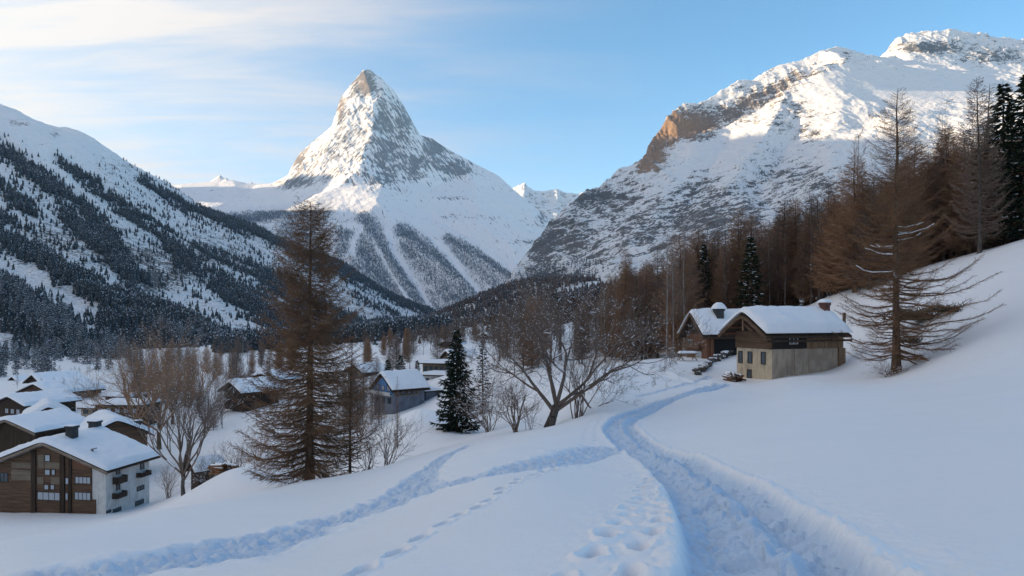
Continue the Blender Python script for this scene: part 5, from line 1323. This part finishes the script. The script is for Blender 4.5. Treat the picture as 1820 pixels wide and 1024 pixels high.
for q in wrow(-5.4, 3, zb1 + .7, 1.8, .9, .9, **cur): window(bc, q[0], q[1], q[2], q[3], y=-.104, mull=1, fw=.05, glass=M_CURT)
ah = flat_house('small lower wing joined to the right end of the blue fronted chalet', 757, 137, 726, (.75, .66), 2.5, 3, 3.0, PL_DIM, [], 'annex', .4)
flat_house('pale two storey chalet terrace with a snowy lower roof behind the dark spruce', 792, 165, 690, (.3, .95), 5.2, 6, 2.7, PL_WHITE, wrow(-4.9, 3, .9, 1.6, .9, 1.2), 'chalet', .5, .8)
th = flat_house('upper storey chalet above the pale terrace', 790, 174, 667, (.3, .95), 5.6, 6, 2.6, W_TAN, wrow(-5.3, 4, .7, 1.35, 1.0, 1.3), 'chalet', .5, .9)
vh('gabled chalet rising behind the terrace roofs', 806, 190, 652, (.8, .6), 5.0, 7, 2.2, 1.6, wall=W_TAN, over=.9, thick=.5, wins=wrow(-4.4, 2, .6, 2.0, 1.0, 1.0))
vh('snow buried hut on the slope above the terrace', 806, 255, 622, (.5, .85), 6, 7, 1.6, 1.2, wall=W_DARK, over=.7, thick=.6, cat='hut')
vh('lone little cabin on the bare slope by the skyline spruces', 946, 262, 568, (.6, .8), 3.6, 4, 1.4, 1.0, wall=W_MID, over=.6, thick=.4, cat='hut')
vh('small snow roofed chalet under the wood edge, left of the highest dark chalet', 34, 285, 689, (.5, .85), 7, 9, 2.0, 1.8, wall=W_MID, over=1.0, thick=.7, wins=wrow(-6, 2, .6, 2.2, 1.1, 1.0, **cur))
vh('small dark chalet in the meadow right of the highest village roofs', 136, 228, 708, (.45, .88), 7, 8, 2.2, 1.7, wall=W_DARK, over=1.0, thick=.7, wins=wrow(-6, 3, .8, 1.8, 1.0, 1.0))
vh('small chalet with a bright snow roof left of the blue fronted chalet', 646, 205, 676, (.6, .8), 6.5, 8, 2.2, 1.7, wall=W_TAN, over=1.0, thick=.6, wins=wrow(-5.6, 2, .8, 2.2, 1.1, 1.0))
vh('small hut on the stony snow meadow above the thin snow-laden spruce', 872, 305, 607, (.6, .8), 6, 7, 1.8, 1.4, wall=W_DARK, over=.8, thick=.6, cat='hut')
vh('snow roofed hut on the meadow edge below the skyline spruces', 905, 330, 594, (.6, .8), 6, 6, 1.6, 1.3, wall=W_MID, over=.8, thick=.6, cat='hut')
# shed by the tangled thicket
vh('small broken shed under a steep snow slab below the fan shaped tree', 352, 84, 858, (.75, .66), 2.4, 2.6, 1.2, .9, wall=W_DARK, over=.5, thick=.45, cat='shed')
for o in list(SC.objects):
    for k_ in ('fresh', 'fit'):
        if k_ in o: del o[k_]
# ---------------------------------------------------------------- air, sky, sun, camera
SUN_AZ, SUN_EL = math.radians(-90), math.radians(10.5)
sd_ = Vector((math.sin(SUN_AZ) * math.cos(SUN_EL), math.cos(SUN_AZ) * math.cos(SUN_EL), math.sin(SUN_EL)))
L = bpy.data.lights.new('sun', 'SUN'); L.energy = 4.0; L.angle = math.radians(.5); L.color = (1.0, .76, .48)
so = bpy.data.objects.new('sun', L); C.objects.link(so); so.rotation_euler = (-sd_).to_track_quat('-Z', 'Y').to_euler()

w = bpy.data.worlds.new('World'); SC.world = w; w.use_nodes = True
t = w.node_tree; t.nodes.clear()
def wn(ty, **kw):
    x = t.nodes.new(ty)
    for k, v in kw.items(): setattr(x, k, v)
    return x
def wm(op, a, b=None, c=None, clamp=False):
    x = wn('ShaderNodeMath', operation=op); x.use_clamp = clamp
    for i, q in enumerate((a, b, c)):
        if q is None: continue
        if isinstance(q, (int, float)): x.inputs[i].default_value = q
        else: t.links.new(q, x.inputs[i])
    return x.outputs[0]
CLOUD_FILL, CLOUD_SUN = (2.35, 2.05, 1.98), (3.5, 3.25, 2.95)
sky = wn('ShaderNodeTexSky', sky_type='NISHITA'); sky.sun_disc = False; sky.sun_elevation = SUN_EL; sky.sun_rotation = SUN_AZ
sky.altitude = 1600; sky.air_density = 1.0; sky.dust_density = .25; sky.ozone_density = 1.6
tc = wn('ShaderNodeTexCoord'); sep = wn('ShaderNodeSeparateXYZ'); t.links.new(tc.outputs['Generated'], sep.inputs[0])
zc = wm('ADD', wm('MAXIMUM', sep.outputs[2], 0.0), .09)
comb = wn('ShaderNodeCombineXYZ'); t.links.new(wm('DIVIDE', sep.outputs[0], zc), comb.inputs[0]); t.links.new(wm('DIVIDE', sep.outputs[1], zc), comb.inputs[1])
mp = wn('ShaderNodeMapping'); t.links.new(comb.outputs[0], mp.inputs[0]); mp.inputs['Scale'].default_value = (.38, 1.25, 1); mp.inputs['Rotation'].default_value = (0, 0, math.radians(-14))
def wnoise(v, s, d, r, dist):
    n = wn('ShaderNodeTexNoise'); t.links.new(v, n.inputs['Vector']); n.inputs['Scale'].default_value = s; n.inputs['Detail'].default_value = d
    n.inputs['Roughness'].default_value = r; n.inputs['Distortion'].default_value = dist; return n.outputs['Fac']
c1 = wnoise(mp.outputs[0], 1.15, 7, .58, .5); c2 = wnoise(mp.outputs[0], 4.5, 6, .6, .7)
cc = wm('ADD', wm('MULTIPLY', c1, .75), wm('MULTIPLY', c2, .28))
mr = wn('ShaderNodeMapRange', interpolation_type='SMOOTHSTEP'); t.links.new(cc, mr.inputs[0]); mr.inputs[1].default_value = .40; mr.inputs[2].default_value = .66
# cirrus at left thins rightward; the part overhead and behind is added fill light
def ws(v, a, b):
    m = wn('ShaderNodeMapRange', interpolation_type='SMOOTHSTEP'); t.links.new(v, m.inputs[0]); m.inputs[1].default_value = a; m.inputs[2].default_value = b; return m.outputs[0]
def wmix(f, a, b, mode='MIX'):
    x = wn('ShaderNodeMix', data_type='RGBA', blend_type=mode)
    for i, q in ((0, f), (6, a), (7, b)):
        if isinstance(q, tuple): x.inputs[i].default_value = (*q, 1)
        elif isinstance(q, (int, float)): x.inputs[i].default_value = q
        else: t.links.new(q, x.inputs[i])
    return x.outputs[2]
X_, Y_, Z_ = sep.outputs
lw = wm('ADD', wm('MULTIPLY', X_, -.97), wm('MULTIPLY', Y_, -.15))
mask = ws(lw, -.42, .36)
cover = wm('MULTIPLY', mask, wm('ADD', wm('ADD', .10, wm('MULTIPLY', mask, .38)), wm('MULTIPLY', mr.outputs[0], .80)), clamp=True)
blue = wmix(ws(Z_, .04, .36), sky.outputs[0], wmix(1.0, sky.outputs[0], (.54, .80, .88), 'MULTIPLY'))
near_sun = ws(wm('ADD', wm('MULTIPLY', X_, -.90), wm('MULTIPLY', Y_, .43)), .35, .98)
cloud = wmix(near_sun, CLOUD_FILL, CLOUD_SUN)
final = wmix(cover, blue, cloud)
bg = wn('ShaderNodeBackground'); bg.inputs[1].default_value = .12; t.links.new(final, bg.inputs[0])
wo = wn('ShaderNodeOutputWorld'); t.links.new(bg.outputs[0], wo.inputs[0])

def haze_box():
    bm = bmesh.new(); bmesh.ops.create_cube(bm, size=1)
    for v in bm.verts:
        v.co.x = -9900 if v.co.x < 0 else 6000; v.co.y = -3900 if v.co.y < 0 else 13900; v.co.z = -560 if v.co.z < 0 else 3150
    me = bpy.data.meshes.new('haze'); bm.to_mesh(me); bm.free()
    m = bpy.data.materials.new('air'); m.use_nodes = True; nt = m.node_tree; nt.nodes.clear()
    o = nt.nodes.new('ShaderNodeOutputMaterial'); v = nt.nodes.new('ShaderNodeVolumePrincipled')
    v.inputs['Color'].default_value = (.42, .70, 1.0, 1); v.inputs['Density'].default_value = HAZE; v.inputs['Anisotropy'].default_value = .2
    nt.links.new(v.outputs[0], o.inputs['Volume']); me.materials.append(m)
    tag(link('haze', me), 'thin blue haze filling the valley', kind='stuff')
HAZE = 2.6e-5
if HAZE: haze_box()

cam = bpy.data.cameras.new('camera'); co = bpy.data.objects.new('camera', cam); C.objects.link(co)
cam.sensor_width = 36; cam.lens = 36 * F / 1820; cam.shift_y = (HY - 512) / 1820; cam.clip_start = .1; cam.clip_end = 60000
co.location = (0, 0, 0); co.rotation_euler = (math.pi / 2, 0, 0); SC.camera = co
SC.view_settings.view_transform = 'Standard'; SC.view_settings.look = 'None'; SC.view_settings.exposure = 1.52; SC.view_settings.gamma = 1
SC.cycles.volume_bounces = 1; SC.cycles.max_bounces = 6; SC.cycles.diffuse_bounces = 3; SC.cycles.transparent_max_bounces = 4
SC.cycles.use_denoising = True
